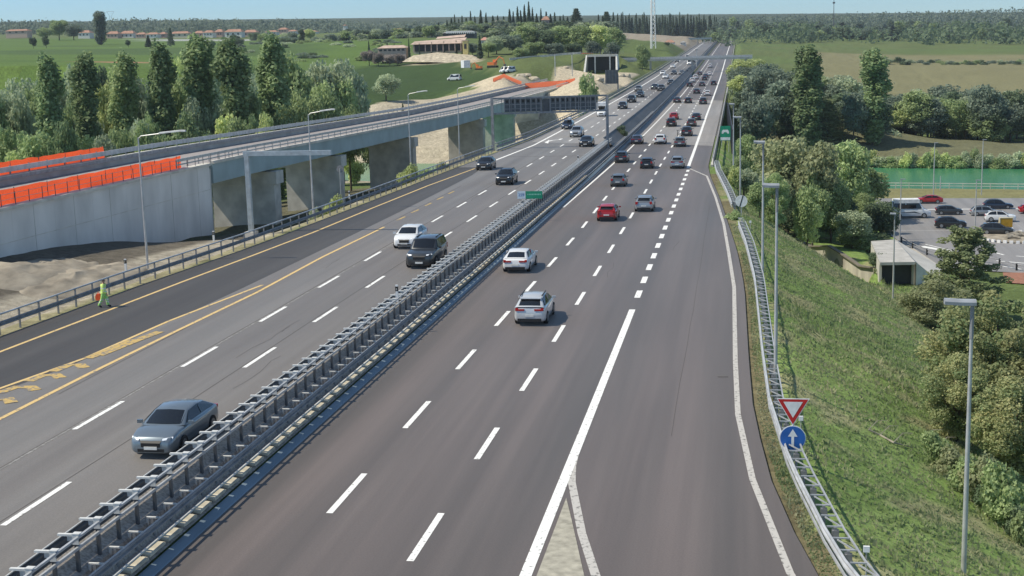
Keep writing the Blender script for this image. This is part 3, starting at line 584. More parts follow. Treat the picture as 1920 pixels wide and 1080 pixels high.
wf = empty('wall_handrail', label='thin post and wire handrail on top of the retaining wall', cat='handrail')
for z in (.5, .95): G().tube([(vx0-.06, y, vz(y)+z-.15) for y in yw], .02, 5).build('rail', GALVD, wf)
posts(wf, 'post', [(vx0-.06, y, vz(y)-.15, 0) for y in np.arange(64, 150, 2.2)], lambda: G().box((0, 0, .5), (.05, .05, 1.05)), STEEL)
def net(pts, h, lab, m=NET):
    g = G(); rs = random.Random(len(lab)); V = []; n = len(pts)
    for i, (x, y, z) in enumerate(pts):
        k = rs.uniform(-.14, .14); V += [(x+k, y, z+.04), (x-k, y, z+h*.5), (x+k*.5, y, z+h*(1+rs.uniform(-.03, .03)-.035*(i % 3 == 1)))]
    Fs = []
    for i in range(n-1):
        for k in (0, 1): Fs.append((3*i+k, 3*i+3+k, 3*i+4+k, 3*i+1+k))
    g.add(V, Fs); 
    t = empty('safety_net', label=lab, cat='safety net', group='orange construction nets')
    g.build('mesh_panel', m, t, 60)
    for i in range(0, n, 5): G().box((pts[i][0], pts[i][1], pts[i][2]+h/2), (.05, .05, h+.1)).build('stake', STEEL, t)
net([(vx0-.75, y, vz(y)-.2) for y in np.arange(64, 137, 1.1)], 1.3, 'long orange net on the near side of the ramp above the retaining wall')
net([(vx1-.5, y, vz(y)+.2) for y in np.arange(66, 141, 1.1)], 1.75, 'taller orange net on the far side of the ramp, in front of the trees')
net([(x, y, gz(x, y)) for x, y in [tuple(at(a, b_, d)[:2]) for a, b_, d in ((985, 158, 440), (1000, 156, 446), (1020, 154, 452), (1040, 152, 458), (1060, 150, 464), (1078, 148, 470))]], 2.6, 'faded orange net around the sandy pit before the tunnel', NETF)
net([(vx0-.6, y, vz(y)-.2) for y in np.arange(440, 496, 4)], 1.6, 'faded orange net at the far end of the viaduct deck', NETF)
net([(x, y, gz(x, y)) for x, y in [tuple(at(a, b_, d)[:2]) for a, b_, d in ((925, 163, 440), (945, 160, 445), (965, 157, 450), (978, 154, 455))]], 1.3, 'small faded orange net at the corner of the vineyard', NETF)
net([(x, y, gz(x, y)) for x, y in [tuple(at(a, b_, d)[:2]) for a, b_, d in ((1073, 96, 590), (1085, 98, 588), (1110, 98, 587), (1150, 97, 590))]], 1.2, 'low faded red net on the crest above the tunnel mouth', NETF)

# ------------------------------------------------------------------ lamps, gantries, signs
def lamp(name, x, y, z0, h, arm, lab, grp, ax=1, cobra=True, m=GALV):
    t = empty(name, (x, y, z0), label=lab, cat='street lamp', group=grp)
    G().tube([(0, 0, -.6), (0, 0, h*.5), (0, 0, h)], [.11, .085, .055], 8).build('pole', m, t, 60)
    if cobra:
        G().tube([(0, 0, h-.1), (.25*ax, 0, h+.12), (arm*.6*ax, 0, h+.32)], .05, 6).build('arm', m, t, 60)
        g = G().sweep([(-.14, 0), (.14, 0), (.12, .1), (0, .14), (-.12, .1)], [(.5*arm*ax, 0, h+.26), (arm*ax, 0, h+.42), (arm*1.12*ax, 0, h+.4)], True); g.build('lamp_head', M('lamp_shell', (.55, .56, .56), .4), t)
    else:
        G().sweep([(-.16, -.06), (.16, -.06), (.17, .06), (.1, .15), (-.1, .15), (-.17, .06)], [(.12*ax, 0, h+.02), (-.5*arm*ax, 0, h+.03), (-arm*ax, 0, h+.06)], True).build('lamp_head', M('lamp_grey', (.32, .34, .37), .45), t)
        G().tube([(0, 0, h-1.3), (0, 0, h+.04)], .075, 8).build('collar', GALVD, t)
    return t
LG = 'tall lamps along the left verge'
for px, py, tx, ty, lab in ((285, 490, 265, 258, 'lamp with long arm in front of the grey retaining wall'), (594, 392, 587, 212, 'lamp with long arm in front of the second viaduct pier'), (775, 305, 768, 176, 'lamp with long arm beside the bright shrub on the left guardrail'), (866, 283, 862, 155, 'left verge lamp nearest to the sign gantry')):
    P = on(px, py, ZL); lamp('street_lamp', P[0]-.4, P[1], P[2], 10.0, 3.6 if px < 300 else 2.6, lab, LG)
RG = 'slim lamps on the right grass slope'
for (x, y, z, h, arm, lab) in ((8.5, 50.9, -2.9, 10.85, 1.0, 'nearest slim lamp, standing on the grass slope before the yellowing tree'), (1.95, 70.63, -.3, 10.6, .75, 'slim lamp behind the guardrail left of the concrete wing wall'), (1.8, 102.2, -.5, 10.8, .7, 'slim lamp behind the guardrail in front of the olive brown tree'), (.2, 164.7, -.6, 9.5, .9, 'slim lamp behind the round white sign'), (-.7, 185, -.6, 10.2, 0.6, 'thin lamp closest to the green service sign')):
    lamp('street_lamp', x, y, z, h, arm, lab, RG, 1, False)
P = onx(1407, 290, 2.6); lamp('street_lamp', 2.6, P[1], gz(2.6, P[1]), max(4, P[2]+3.2-gz(2.6, P[1])), 1.0, 'short lamp post among the dark trees behind the bridge end', RG, 1, False)
# cantilever post
P = on(478, 435, ZL); t = empty('cantilever_gantry', (P[0]-.35, P[1], P[2]), label='pale blue L shaped cantilever post without a sign, in front of the first pier', cat='gantry')
G().box((0, 0, 3.4), (.42, .42, 7.8)).build('post', CYAN, t); G().box((3.9, 0, 7.3), (8.4, .4, .42)).build('arm', CYAN, t); G().box((0, 0, -.2), (1, 1, .5)).build('footing', CONC, t)
# sign gantry seen from behind
t = empty('sign_gantry', (0, 0, 0), label='grey gantry over the left carriageway holding two message boards seen from behind', cat='gantry')
A = np.array([-39.7, 218.5, zr(218)+ZL]); B = np.array([-21.35, 223.5, zr(223)+ZL]); d_ = B-A
for Q, hh in ((A, 8.4), (B, 8.2)): G().box((Q[0], Q[1], Q[2]+hh/2-.4), (.42, .42, hh+.8)).build('post', GALVD, t)
def onbeam(f, dz, dy=0.): q = A+d_*f; return (q[0], q[1]+dy, q[2]+dz)
ang = math.atan2(d_[1], d_[0]); Lb = float(np.hypot(d_[0], d_[1]))
for dz in (8.2, 5.75): G().box(onbeam(.5, dz), (Lb, .3, .28), ang).build('beam', GALVD, t)
g = G()
for k in range(13): g.box(onbeam(k/12, 6.95), (.09, .12, 2.3), ang)
g.build('truss_web', GALVD, t)
for f, wd in ((.265, 6.3), (.70, 7.7)):
    p_ = G().box(onbeam(f, 7.0, .55), (wd, .4, 2.1), ang).build('message_board', VMSB, t)
    g = G()
    for k in range(int(wd/.8)+1): q = f+(k/int(wd/.8)-.5)*wd*.97/Lb; g.box(onbeam(q, 7.0, .28), (.16, .14, 2.2), ang)
    for dz in (6.45, 7.15): g.box(onbeam(f, dz, .3), (wd, .1, .1), ang)
    g.build('stiffener', GALVD, p_)
    for k in range(int(wd/.8)):
        q = f+((k+.5)/int(wd/.8)-.5)*wd*.97/Lb; G().box(onbeam(q, 7.65, .33), (.4, .06, .4), ang).build('service_hatch', BLK, p_)
g = G().box(onbeam(.475, 6.9, .5), (1.5, .3, 2.0), ang); g.build('mounting_plate', STEEL, t)
t = empty('message_sign', label='smaller roadside message board seen from behind, right of the tunnel mouth', cat='message sign')
Q = onx(1147, 157, -38.5); yv2 = Q[1]; c_ = onx(1147, 144, -38.5)
b_ = G().box((c_[0], yv2, c_[2]), (3.9, .5, 4.2)).build('message_board', VMSB, t)
g = G()
for k in range(4): g.box((c_[0]-1.5+k, yv2-.32, c_[2]), (.14, .12, 4.1))
g.build('stiffener', STEEL, b_)
G().box((c_[0]+1.9, yv2+.2, c_[2]-3), (.4, .4, 7.5)).build('post', GALVD, t)
# yield and straight-on signs
t = empty('road_sign', (2.28, 56.07, 0), label='yield triangle above a round blue straight ahead arrow on one post', cat='road sign')
G().tube([(0, .06, -1.2), (0, .06, 2.8)], .045, 8).build('post', GALV, t, 60)
def tri(g, r_, y, cz): g.face([(-r_, y, cz+r_*.577), (0, y, cz-r_*1.155), (r_, y, cz+r_*.577)]); return g
b_ = G().add([(-.68, 0, 2.9), (.68, 0, 2.9), (0, 0, 1.72), (-.68, .03, 2.9), (.68, .03, 2.9), (0, .03, 1.72)], [(0, 2, 1), (3, 4, 5), (0, 1, 4, 3), (1, 2, 5, 4), (2, 0, 3, 5)]).build('yield_plate', WHITE, t)
tri(G(), .625, -.006, 2.506).build('red_border', RED, b_); tri(G(), .40, -.012, 2.53).build('white_field', WHITE, b_)
b_ = G().disc((0, .02, 1.18), .545, 'y', 32, .03).build('arrow_plate', WHITE, t)
G().disc((0, -.004, 1.18), .515, 'y', 32, .006).build('blue_field', BLU, b_)
G().face([(-.055, -.014, .8), (.055, -.014, .8), (.055, -.014, 1.25), (.2, -.014, 1.25), (0, -.014, 1.58), (-.2, -.014, 1.25), (-.055, -.014, 1.25)]).build('white_arrow', WHITE, b_)
# round end-of-restriction sign
P = flat(1390, 405, 0); t = empty('road_sign', (P[0], P[1], -.2), label='round white sign with a black diagonal bar behind the guardrail', cat='road sign')
G().tube([(0, .05, -.8), (0, .05, 2)], .05, 8).build('post', GALV, t)
b_ = G().disc((0, 0, 1.75), .62, 'y', 28, .03).build('sign_plate', WHITE, t); G().box((0, -.02, 1.75), (.11, .012, 1.2), 0, 0, .28).build('black_bar', BKN, b_)
def text(parent, s, size, loc, m, name='lettering'):
    cu = bpy.data.curves.new(name, 'FONT'); cu.body = s; cu.size = size; cu.align_x = 'CENTER'; cu.align_y = 'CENTER'; cu.extrude = .002
    o = bpy.data.objects.new(name, cu); COL.objects.link(o); dg = bpy.context.evaluated_depsgraph_get(); me = bpy.data.meshes.new_from_object(o.evaluated_get(dg)); bpy.data.objects.remove(o)
    me.materials.clear(); o = link(name, me, [m], parent); o.location = loc; o.rotation_euler = (pi/2, 0, 0); return o
# green exit sign in the median: kilometre plate 259 and name plate
P = on(980, 388, ZL); t = empty('road_sign', (-21.5, P[1], P[2]), label='small white and green plate sign standing in the median guardrail', cat='road sign')
G().tube([(-.9, .05, -.9), (-.9, .05, 1.6)], .05, 6).build('post', GALV, t)
b_ = G().box((-.75, 0, 1.25), (.85, .04, .78)).build('number_plate', M('plate_pale', (.55, .66, .75), .5), t); text(b_, '259', .42, (-.75, -.026, 1.25), BLU)
b_ = G().box((.58, 0, 1.25), (1.75, .04, .78)).build('name_plate', GRN, t); g = G()
for k in range(9): g.box((-.05+k*.16, -.024, 1.3), (.09, .006, .13))
g.build('lettering_strip', M('sign_grey_green', (.3, .6, .48), .5), b_)
# green service sign at the bridge end
c_ = at(1360, 251, 232); t = empty('road_sign', (c_[0], c_[1], c_[2]), label='green service sign with white pictogram and white lower plate at the end of the bridge', cat='road sign')
for x in (-.6, .6): G().tube([(x, .1, -4), (x, .1, 1.2)], .06, 6).build('post', GALV, t)
b_ = G().box((0, 0, .1), (1.75, .06, 2.5)).build('sign_plate', GRN, t)
g = G(); g.add([(-.62, -.034, .05), (-.62, -.034, .4), (-.4, -.034, .72), (.4, -.034, .72), (.62, -.034, .4), (.62, -.034, .05), (.35, -.034, .05), (.2, -.034, .3), (-.2, -.034, .3), (-.35, -.034, .05)], [tuple(range(10))]); g.build('pictogram', WHITE, b_)
G().box((0, -.034, -.83), (1.6, .01, .5)).build('lower_plate', WHITE, b_)
c_ = at(1383, 122, 520); t = empty('road_sign', (c_[0], c_[1], c_[2]), label='plain far green direction board on the right grass bank', cat='road sign')
G().box((0, 0, 0), (3.8, .1, 2.4)).build('sign_plate', GRN, t)
for x in (-1.3, 1.3): G().box((x, .12, -2.2), (.14, .14, 5)).build('post', GALV, t)
# delineators
def delin(px, py, z, lab, h=1.0, x=None):
    P = on(px, py, z) if x is None else onx(px, py, x); t = empty('delineator', (P[0], P[1], P[2]), label=lab, cat='delineator', group='black and white delineator posts')
    G().box((0, 0, h*.5), (.15, .1, h), 0).build('post', WHITE, t); G().box((0, -.01, h*.76), (.17, .12, h*.3), 0, .15).build('black_band', BKN, t); G().box((0, -.075, h*.76), (.06, .01, .14)).build('reflector', CHROME, t)
delin(745, 566, 2.0, 'delineator on the median guardrail right of the dark boxy car', 1.1)
delin(980, 388, 2.0, 'delineator on the median guardrail under the white and green sign', .7)
delin(1084, 305, 2.0, 'delineator on the median guardrail at the start of the pale bridge surface', 1.0)
delin(236, 507, ZL+.9, 'delineator on the left guardrail near the lamp at the grey wall', .85)
delin(401, 452, ZL+.9, 'delineator on the left guardrail at the end of the retaining wall', .85)
delin(655, 372, ZL+.9, 'delineator on the left guardrail before the river gap', .8)
for px, py, y_, lab in ((1606, 1056, 43.6, 'white delineator on a thin stake at the lower end of the truss guardrail'), (1468, 800, 59.5, 'white delineator on a thin stake just left of the yield triangle'), (1404, 425, 128, 'white delineator on a thin stake beside the start of the truss guardrail')):
    x_ = xR(y_)+(1.75 if y_ > 50 else 1.6); t = empty('delineator', (x_, y_, gz(x_, y_)), label=lab, cat='delineator', group='stake delineators on the right')
    G().tube([(0, 0, -.2), (0, 0, 1.15)], .025, 5).build('stake', GALV, t); G().box((0, 0, 1.22), (.2, .1, .2)).build('reflector_box', WHITE, t)
P = on(652, 352, ZL); t = empty('road_sign', (P[0]-.9, P[1], P[2]-.2), label='round traffic sign seen from behind on the left verge before the river', cat='road sign')
G().tube([(0, 0, -1), (0, 0, 2.6)], .05, 6).build('post', GALV, t); G().disc((0, .06, 2.5), .45, 'y', 20, .03).build('sign_plate', GALVD, t)

# ------------------------------------------------------------------ vehicles
TYPES = {  # L, W, H, belt, hood height, roof (rear base, rear top, front top, front base) as y from the centre, boot height, clearance, wheel radius
    'sedan': dict(L=4.6, W=1.84, H=1.44, belt=.99, hood=.93, nose=.76, rb=-2.0, rt=-1.2, ft=.3, fb=1.2, boot=1.0, tail=.95, r=.345, ax=(1.4, -1.38)),
    'hatch': dict(L=4.15, W=1.8, H=1.48, belt=1.0, hood=.95, nose=.78, rb=-1.97, rt=-1.4, ft=.35, fb=1.18, boot=1.02, tail=1.0, r=.335, ax=(1.28, -1.25)),
    'suv': dict(L=4.5, W=1.87, H=1.64, belt=1.1, hood=1.06, nose=.88, rb=-2.16, rt=-1.5, ft=.35, fb=1.2, boot=1.12, tail=1.08, r=.375, ax=(1.36, -1.34)),
    'boxy': dict(L=4.8, W=1.98, H=1.84, belt=1.18, hood=1.1, nose=.95, rb=-2.3, rt=-2.05, ft=.45, fb=1.05, boot=1.2, tail=1.16, r=.39, ax=(1.5, -1.45)),
    'wagon': dict(L=4.7, W=1.82, H=1.5, belt=.94, hood=.84, nose=.68, rb=-2.2, rt=-1.75, ft=.35, fb=1.1, boot=.96, tail=.93, r=.33, ax=(1.42, -1.4)),
    'van': dict(L=5.4, W=1.98, H=2.4, belt=1.25, hood=1.12, nose=.92, rb=-2.62, rt=-2.55, ft=1.05, fb=1.75, boot=1.27, tail=1.24, r=.36, ax=(1.75, -1.6)),
}
def body_shell(T):
    L, W = T['L'], T['W']; h = L/2; w = W/2
    st = [(-h, T['tail']-.34, .80, .34), (-h+.06, T['tail']-.06, .90, .27), (-h+.22, T['tail'], .955, .23), (T['rb']-.05 if T['rb'] > -h+.4 else -h+.34, T['boot'], .98, .21), (-.8, T['belt'], 1, .2), (.2, T['belt']-.01, 1, .2), (T['fb'], T['belt']-.02, .99, .2), (T['fb']+.35*(h-T['fb']), T['hood']+.02, .975, .2), (h-.42, T['hood']-.05, .945, .2), (h-.14, T['nose']+.03, .88, .21), (h-.03, T['nose']-.1, .79, .23), (h, T['nose']-.26, .72, .27)]
    V = []; n = 0
    for y, zt, k, zl in st:
        ww = w*k; zm = zl+(zt-zl)*.55
        half = [(0, zl), (ww*.8, zl), (ww*.95, zl+min(.07, .14*(zt-zl))), (ww*.995, zl+min(.2, .33*(zt-zl))), (ww, zm), (ww*.975, zt-min(.09, .25*(zt-zl))), (ww*.9, zt-.015), (ww*.5, zt+.02), (0, zt+.028)]
        ring = half+[(-a, b) for a, b in half[-2:0:-1]]; n = len(ring); V += [(x, y, z) for x, z in ring]
    Fs = [(i*n+k, (i+1)*n+k, (i+1)*n+(k+1) % n, i*n+(k+1) % n) for i in range(len(st)-1) for k in range(n)]
    Fs += [tuple(range(n)), tuple(range((len(st)-1)*n, len(st)*n))[::-1]]
    return V, Fs
def cabin_pts(T):
    w = T['W']/2; H_, b = T['H'], T['belt']; wt = w*(.735 if T['H'] < 1.7 else .8 if T['H'] < 2 else .86)
    return dict(rb=(T['rb'], T['boot'], w*.86), rt=(T['rt'], H_-.06 if T['H'] > 1.7 else H_-.085, wt*.94), rm=((T['rt']+T['ft'])/2, H_, wt), ft=(T['ft'], H_-.06, wt*.97), fb=(T['fb'], b-.01, w*.88), bs=(b-.03, w*.955))
def car_parts(kind, lod=0, roofglass=False, front=True):
    """list of (part name, mesh, material or None = paint, children)"""
    T = TYPES[kind]; L, W, H_ = T['L'], T['W'], T['H']; h = L/2; w = W/2; P = []
    V, Fs = body_shell(T); g = G(); g.add(V, Fs)
    c = cabin_pts(T); bz, bw = c['bs']
    def ring(y, z, hw, e=.0):  # roof edge to edge
        return [(-hw, y, z-.045), (-hw*.86, y, z-.004), (0, y, z+.02), (hw*.86, y, z-.004), (hw, y, z-.045)]
    rings = [[(-c['rb'][2], c['rb'][0], c['rb'][1]-.03), (-c['rb'][2]*.86, c['rb'][0]-.03, c['rb'][1]), (0, c['rb'][0]-.05, c['rb'][1]+.01), (c['rb'][2]*.86, c['rb'][0]-.03, c['rb'][1]), (c['rb'][2], c['rb'][0], c['rb'][1]-.03)], ring(*c['rt']), ring(*c['rm']), ring(*c['ft']),
             [(-c['fb'][2], c['fb'][0]-.1, c['fb'][1]), (-c['fb'][2]*.86, c['fb'][0], c['fb'][1]), (0, c['fb'][0]+.06, c['fb'][1]), (c['fb'][2]*.86, c['fb'][0], c['fb'][1]), (c['fb'][2], c['fb'][0]-.1, c['fb'][1])]]
    V = [p for r_ in rings for p in r_]; Fs = [(i*5+k, i*5+k+1, i*5+k+6, i*5+k+5) for i in range(4) for k in range(4)]
    g.add(V, Fs)
    for sx in (-1, 1):                                             # cabin sides down to the belt line
        k = 0 if sx < 0 else 4; top = [rings[i][k] for i in range(5)]; bot = [(sx*bw, p[1], bz) for p in top]
        g.add(top+bot, [(i, i+1, i+6, i+5) for i in range(4)])
    bme = g.mesh('body', 38)
    if lod < 2:
        bm = bmesh.new(); bm.from_mesh(bme); bmesh.ops.bevel(bm, geom=[e for e in bm.edges if len(e.link_faces) == 2 and e.calc_face_angle(0) > .5], offset=.035, segments=2, affect='EDGES', profile=.6); bm.to_mesh(bme); bm.free()
        bme.polygons.foreach_set('use_smooth', [True]*len(bme.polygons)); bme.set_sharp_from_angle(angle=radians(50)); bme.update()
    P.append(('body', bme, None, []))
    def inset(pts, k, out):
        ctr = sum((Vector(p) for p in pts), Vector())/len(pts); nrm = (Vector(pts[1])-Vector(pts[0])).cross(Vector(pts[2])-Vector(pts[0])).normalized()
        if nrm.dot(ctr-Vector((0, 0, H_*.55))) < 0: nrm = -nrm
        return [Vector(p)+(ctr-Vector(p))*k+nrm*out for p in pts]
    def strip(r0, r1, k, lo, hi):                                  # glass strip between two rings, following the crown
        g = G(); V = []
        for r_ in (r0, r1):
            for p in r_: V.append(Vector(p))
        a = [V[i].lerp(V[5+i], lo) for i in range(5)]; b = [V[i].lerp(V[5+i], hi) for i in range(5)]
        cc = sum(a+b, Vector())/10; nr = (a[3]-a[1]).cross(b[2]-a[2]).normalized(); nr = -nr if nr.dot(cc-Vector((0, 0, H_*.6))) < 0 else nr
        s = lambda L_: [p+Vector((-p.x*k, 0, 0))+nr*.014 for p in L_]
        a, b = s(a), s(b); g.add(a+b, [(i, i+1, i+6, i+5) for i in range(4)]); return g
    P.append(('windscreen', strip(rings[3], rings[4], .06, .07, .9).mesh('windscreen', 60), GLASS, []))
    if kind != 'van' or True: P.append(('rear_window', strip(rings[0], rings[1], .1, .14 if T['rb'] < -1.8 else .08, .9).mesh('rear_window', 60), GLASS, []))
    if roofglass: P.append(('sunroof', strip(rings[1], rings[3], .16, .12, .92).mesh('sunroof', 60), GLASS, []))
    for sx in (-1, 1):
        k = 0 if sx < 0 else 4; rt, rm, ft = rings[1][k], rings[2][k], rings[3][k]; yb = (rt[1]+ft[1])/2+.05
        rear = [(sx*bw, c['rb'][0]+.22, bz+.05), rt, rm, (sx*bw, yb, bz+.05)]; fr = [(sx*bw, yb+.0, bz+.05), rm, ft, (sx*bw, c['fb'][0]-.2, bz+.05)]
        for q in ((rear, fr) if lod < 2 else ((rear[0], rt, ft, fr[3]),)):
            P.append(('side_window', G().face(inset(q, .075, .016)).mesh('side_window'), GLASS, []))
    for sx in (-1, 1):
        for ya in T['ax']:
            if lod < 2: rim = [('rim', G().disc((sx*(w-.005), ya, T['r']), T['r']*.64, 'x', 14, .05).mesh('rim'), RIM, [])]
            else: rim = []
            P.append(('wheel', G().disc((sx*(w-.1), ya, T['r']), T['r'], 'x', 16 if lod < 2 else 10, .235).mesh('wheel'), TYRE, rim))
    hy = h-.14; hz = T['nose']+.0
    for sx in (-1, 1):
        g = G().add([(sx*w*.86, h-.2, hz-.03), (sx*w*.86, h-.26, hz+.05), (sx*w*.5, h-.05, hz+.02), (sx*w*.5, h-.01, hz-.045), (sx*w*.83, h-.26, hz-.0), (sx*w*.5, h-.2, hz)], [(0, 1, 2, 3), (1, 4, 5, 2), (0, 3, 5, 4)])
        P.append(('headlight', g.mesh('headlight'), HEAD, []))
        tz = T['tail']-.13
        if T['H'] > 2: g = G().box((sx*w*.9, -h+.04, 1.15), (.14, .12, .5))
        elif kind in ('boxy',): g = G().box((sx*w*.84, -h+.03, .98), (.2, .12, .34))
        elif kind == 'hatch': g = G().box((sx*w*.78, -h+.04, tz+.03), (.24, .14, .26))
        else: g = G().box((sx*w*.58, -h+.05, tz), (.5, .13, .11)).box((sx*w*.80, -h+.11, tz+.02), (.16, .14, .16))
        P.append(('taillight', g.mesh('taillight'), TAIL, []))
        P.append(('mirror', G().box((sx*(w+.09), T['fb']-.32, bz+.08), (.2, .1, .13), sx*.15).mesh('mirror'), None if kind != 'boxy' else BLK, []))
    P.append(('grille', G().add([(-w*.46, h-.045, hz-.06), (w*.46, h-.045, hz-.06), (w*.40, h+.008, hz-.3), (-w*.40, h+.008, hz-.3), (-w*.4, h+.02, hz-.14), (w*.4, h+.02, hz-.14)], [(0, 4, 5, 1), (4, 3, 2, 5)]).mesh('grille'), BLK, []))
    P.append(('front_bumper', G().box((0, h-.075, .34), (W*.56, .16, .12)).mesh('front_bumper'), BLK, []))
    P.append(('rear_bumper', G().box((0, -h+.03, .36), (W*.74, .14, .18)).mesh('rear_bumper'), BLK, []))
    P.append(('number_plate', G().box((0, -h-.004, .62 if kind != 'sedan' else .58), (.5, .03, .12)).mesh('number_plate'), PLATE, []))
    P.append(('number_plate', G().box((0, h+.02, .43), (.5, .03, .11)).mesh('number_plate'), PLATE, []))
    if lod < 2:
        for sx in (-1, 1): P.append(('sill', G().box((sx*w*.93, 0, .25), (.12, L*.5, .1)).mesh('sill'), BLK, []))
        if kind in ('suv', 'hatch'): P.append(('spoiler', G().box((0, T['rt']-.13, H_-.1), (W*.66, .3, .04), 0, .12).mesh('spoiler'), None, []))
        if kind in ('suv', 'wagon', 'boxy'):
            for sx in (-1, 1): P.append(('roof_rail', G().box((sx*W*.335, (T['rt']+T['ft'])/2, H_-.0), (.05, 1.6, .05)).mesh('roof_rail'), BLK, []))
    return P
CACHE = {}; PAINTS = {}
def paint(name, col, metal=.35):
    if name not in PAINTS: PAINTS[name] = M('car_paint_'+name, col, .28, metal, .04, .4, coat=.8)
    return PAINTS[name]
WHT = paint('white', (.74, .75, .76), 0.); BLKP = paint('black', (.012, .013, .015), .1); DGR = paint('dark_grey', (.045, .05, .056)); SLV = paint('silver', (.36, .38, .4), .55); GRY = paint('grey', (.14, .155, .165)); REDP = paint('red', (.42, .012, .014), .1); BLG = paint('blue_grey', (.2, .24, .275), .5); DBL = paint('dark_blue', (.018, .03, .06)); VIO = paint('slate_violet', (.06, .055, .085)); BRN = paint('brown_grey', (.1, .085, .08))
def vehicle(kind, col, loc, heading, label, cat='car', group=None, lod=1, s=1.15, roofglass=False, name='car', pitch=0.):
    key = (kind, lod, roofglass)
    if key not in CACHE: CACHE[key] = car_parts(kind, lod, roofglass)
    r_ = empty(name, loc, heading, label, cat, group, s); r_.rotation_euler = (pitch, 0, heading)
    def put(spec, par):
        nm, me, m, ch = spec
        if not me.materials: me.materials.append(m or WHT)
        o = bpy.data.objects.new(nm, me); COL.objects.link(o); o.parent = par
        if m is None: o.material_slots[0].link = 'OBJECT'; o.material_slots[0].material = col
        for c_ in ch: put(c_, o)
    for sp_ in CACHE[key]: put(sp_, r_)
    return r_
def road_car(kind, col, px, py, side, label, **k):
    """px, py: the photo pixel under the middle of the bumper that faces the camera"""
    off = ZL if side == 'L' else 0; P = on(px, py, off); s = k.get('s', 1.15); hl = TYPES[kind]['L']/2*s
    y = P[1]+hl; x = P[0]; z = zr(y)+off+.006; sl_ = (zr(y+1)-zr(y-1))/2
    k.setdefault('lod', 1 if P[1] < 210 else 2); k.setdefault('group', 'cars driving towards the camera on the left carriageway' if side == 'L' else 'cars driving away on the right carriageway')
    return vehicle(kind, col, (x, y, z), pi if side == 'L' else 0, label, pitch=-math.atan(sl_) if side == 'L' else math.atan(sl_), **k)
# left carriageway, fronts
road_car('sedan', BLG, 284, 862, 'L', 'blue grey saloon with sunroof, nearest car on the left carriageway', lod=0, roofglass=True, s=1.12)
road_car('hatch', WHT, 758, 468, 'L', 'white hatchback half hidden by the dark boxy off roader', s=1.15)
road_car('boxy', DGR, 786, 505, 'L', 'dark grey boxy off roader passing the white hatchback by the median', s=1.14)
road_car('hatch', BLKP, 906, 320, 'L', 'black hatchback next to the left yellow line before the gantry')
road_car('suv', BLKP, 944, 348, 'L', 'black crossover one lane right of the other black car, before the green median sign', s=1.12)
road_car('sedan', BLKP, 1097, 276, 'L', 'black saloon just left of the gantry post')
road_car('suv', SLV, 1079, 258, 'L', 'silver people carrier between the turn arrow and the gantry post')
car_rb = road_car('wagon', DBL, 1062, 243, 'L', 'dark blue estate car with a pale roof box under the gantry')
vanb = road_car('van', WHT, 1127, 219, 'L', 'white box bodied camper van passing behind the gantry post', cat='van', name='camper_van', s=1.0)
o = G().box((0, -.9, 2.15), (2.2, 3.9, 1.9)).box((0, 1.3, 2.75), (2.1, 1.2, .8)).build('box_body', WHITE, vanb)
for (k, c_, px, py, lab) in (('hatch', BLKP, 1166, 205, 'black car with bright headlights first behind the camper van'), ('suv', BLKP, 1183, 193, 'black off roader second in the column behind the camper van'), ('sedan', BLKP, 1199, 183, 'black saloon third in the column behind the camper van'), ('hatch', GRY, 1196, 172, 'grey car on the white edge line left of the black column'),
                             ('sedan', BLKP, 1227, 168, 'black car with glaring lamps in the middle lane above the gantry post'), ('suv', DGR, 1239, 171, 'dark car close to the grating of the bridge median'), ('sedan', BLKP, 1257, 159, 'black car alone in the lane by the dark median curve'), ('sedan', WHT, 1247, 148, 'white car in the slow lane behind a similar white one'), ('hatch', WHT, 1242, 141, 'small white car touching the far white edge line'),
                             ('sedan', DGR, 1263, 140, 'dark car left of a pair just below the gantry shadow'), ('sedan', GRY, 1278, 140, 'grey car right of a pair just below the gantry shadow'), ('sedan', WHT, 1261, 128, 'white car on the shadow line of the far gantry'), ('hatch', DGR, 1269, 117, 'dark car beside the far edge line under the footbridge'), ('suv', DGR, 1299, 118, 'dark car beside the far white lorry')):
    road_car(k, c_, px, py, 'L', lab, s=1.2)
for (px, py, lab) in ((1292, 122, 'far white lorry by the median under the footbridge'), (1288, 112, 'farthest white van on the left carriageway')): road_car('van', WHT, px, py, 'L', lab, cat='van', name='van', s=1.1)
# right carriageway, tails
road_car('suv', paint('pearl_silver', (.6, .62, .64), .25), 993, 612, 'R', 'silvery white crossover with dark glass roof, nearest car on the right carriageway', lod=0, roofglass=True, s=1.12)
road_car('sedan', WHT, 966, 513, 'R', 'white coupe saloon in the inner lane by the gutter', lod=0, s=1.17)
road_car('hatch', REDP, 1137, 416, 'R', 'red hatchback in the middle lane left of a silver one', s=1.12)
road_car('hatch', SLV, 1207, 398, 'R', 'silver hatchback with a bright red taillight by the dashed ramp line', s=1.1)
road_car('hatch', GRY, 1158, 351, 'R', 'grey hatchback in the inner lane ahead of the red car', s=1.05)
road_car('suv', DGR, 1164, 306, 'R', 'dark crossover in the inner lane just before the bridge', s=1.05)
road_car('hatch', BLKP, 1212, 317, 'R', 'black hatchback with a white plate in the middle lane before the bridge', s=1.05)
road_car('suv', SLV, 1269, 317, 'R', 'silver crossover at the tip of the solid white line', s=1.05)
road_car('sedan', VIO, 1193, 271, 'R', 'slate violet saloon by the median at the start of the bridge', s=1.1)
road_car('hatch', WHT, 1237, 271, 'R', 'white hatchback in the middle lane on the bridge joint', s=1.15)
bikecar = road_car('wagon', GRY, 1274, 276, 'R', 'grey estate car carrying two upright bicycles on its roof', s=1.1)
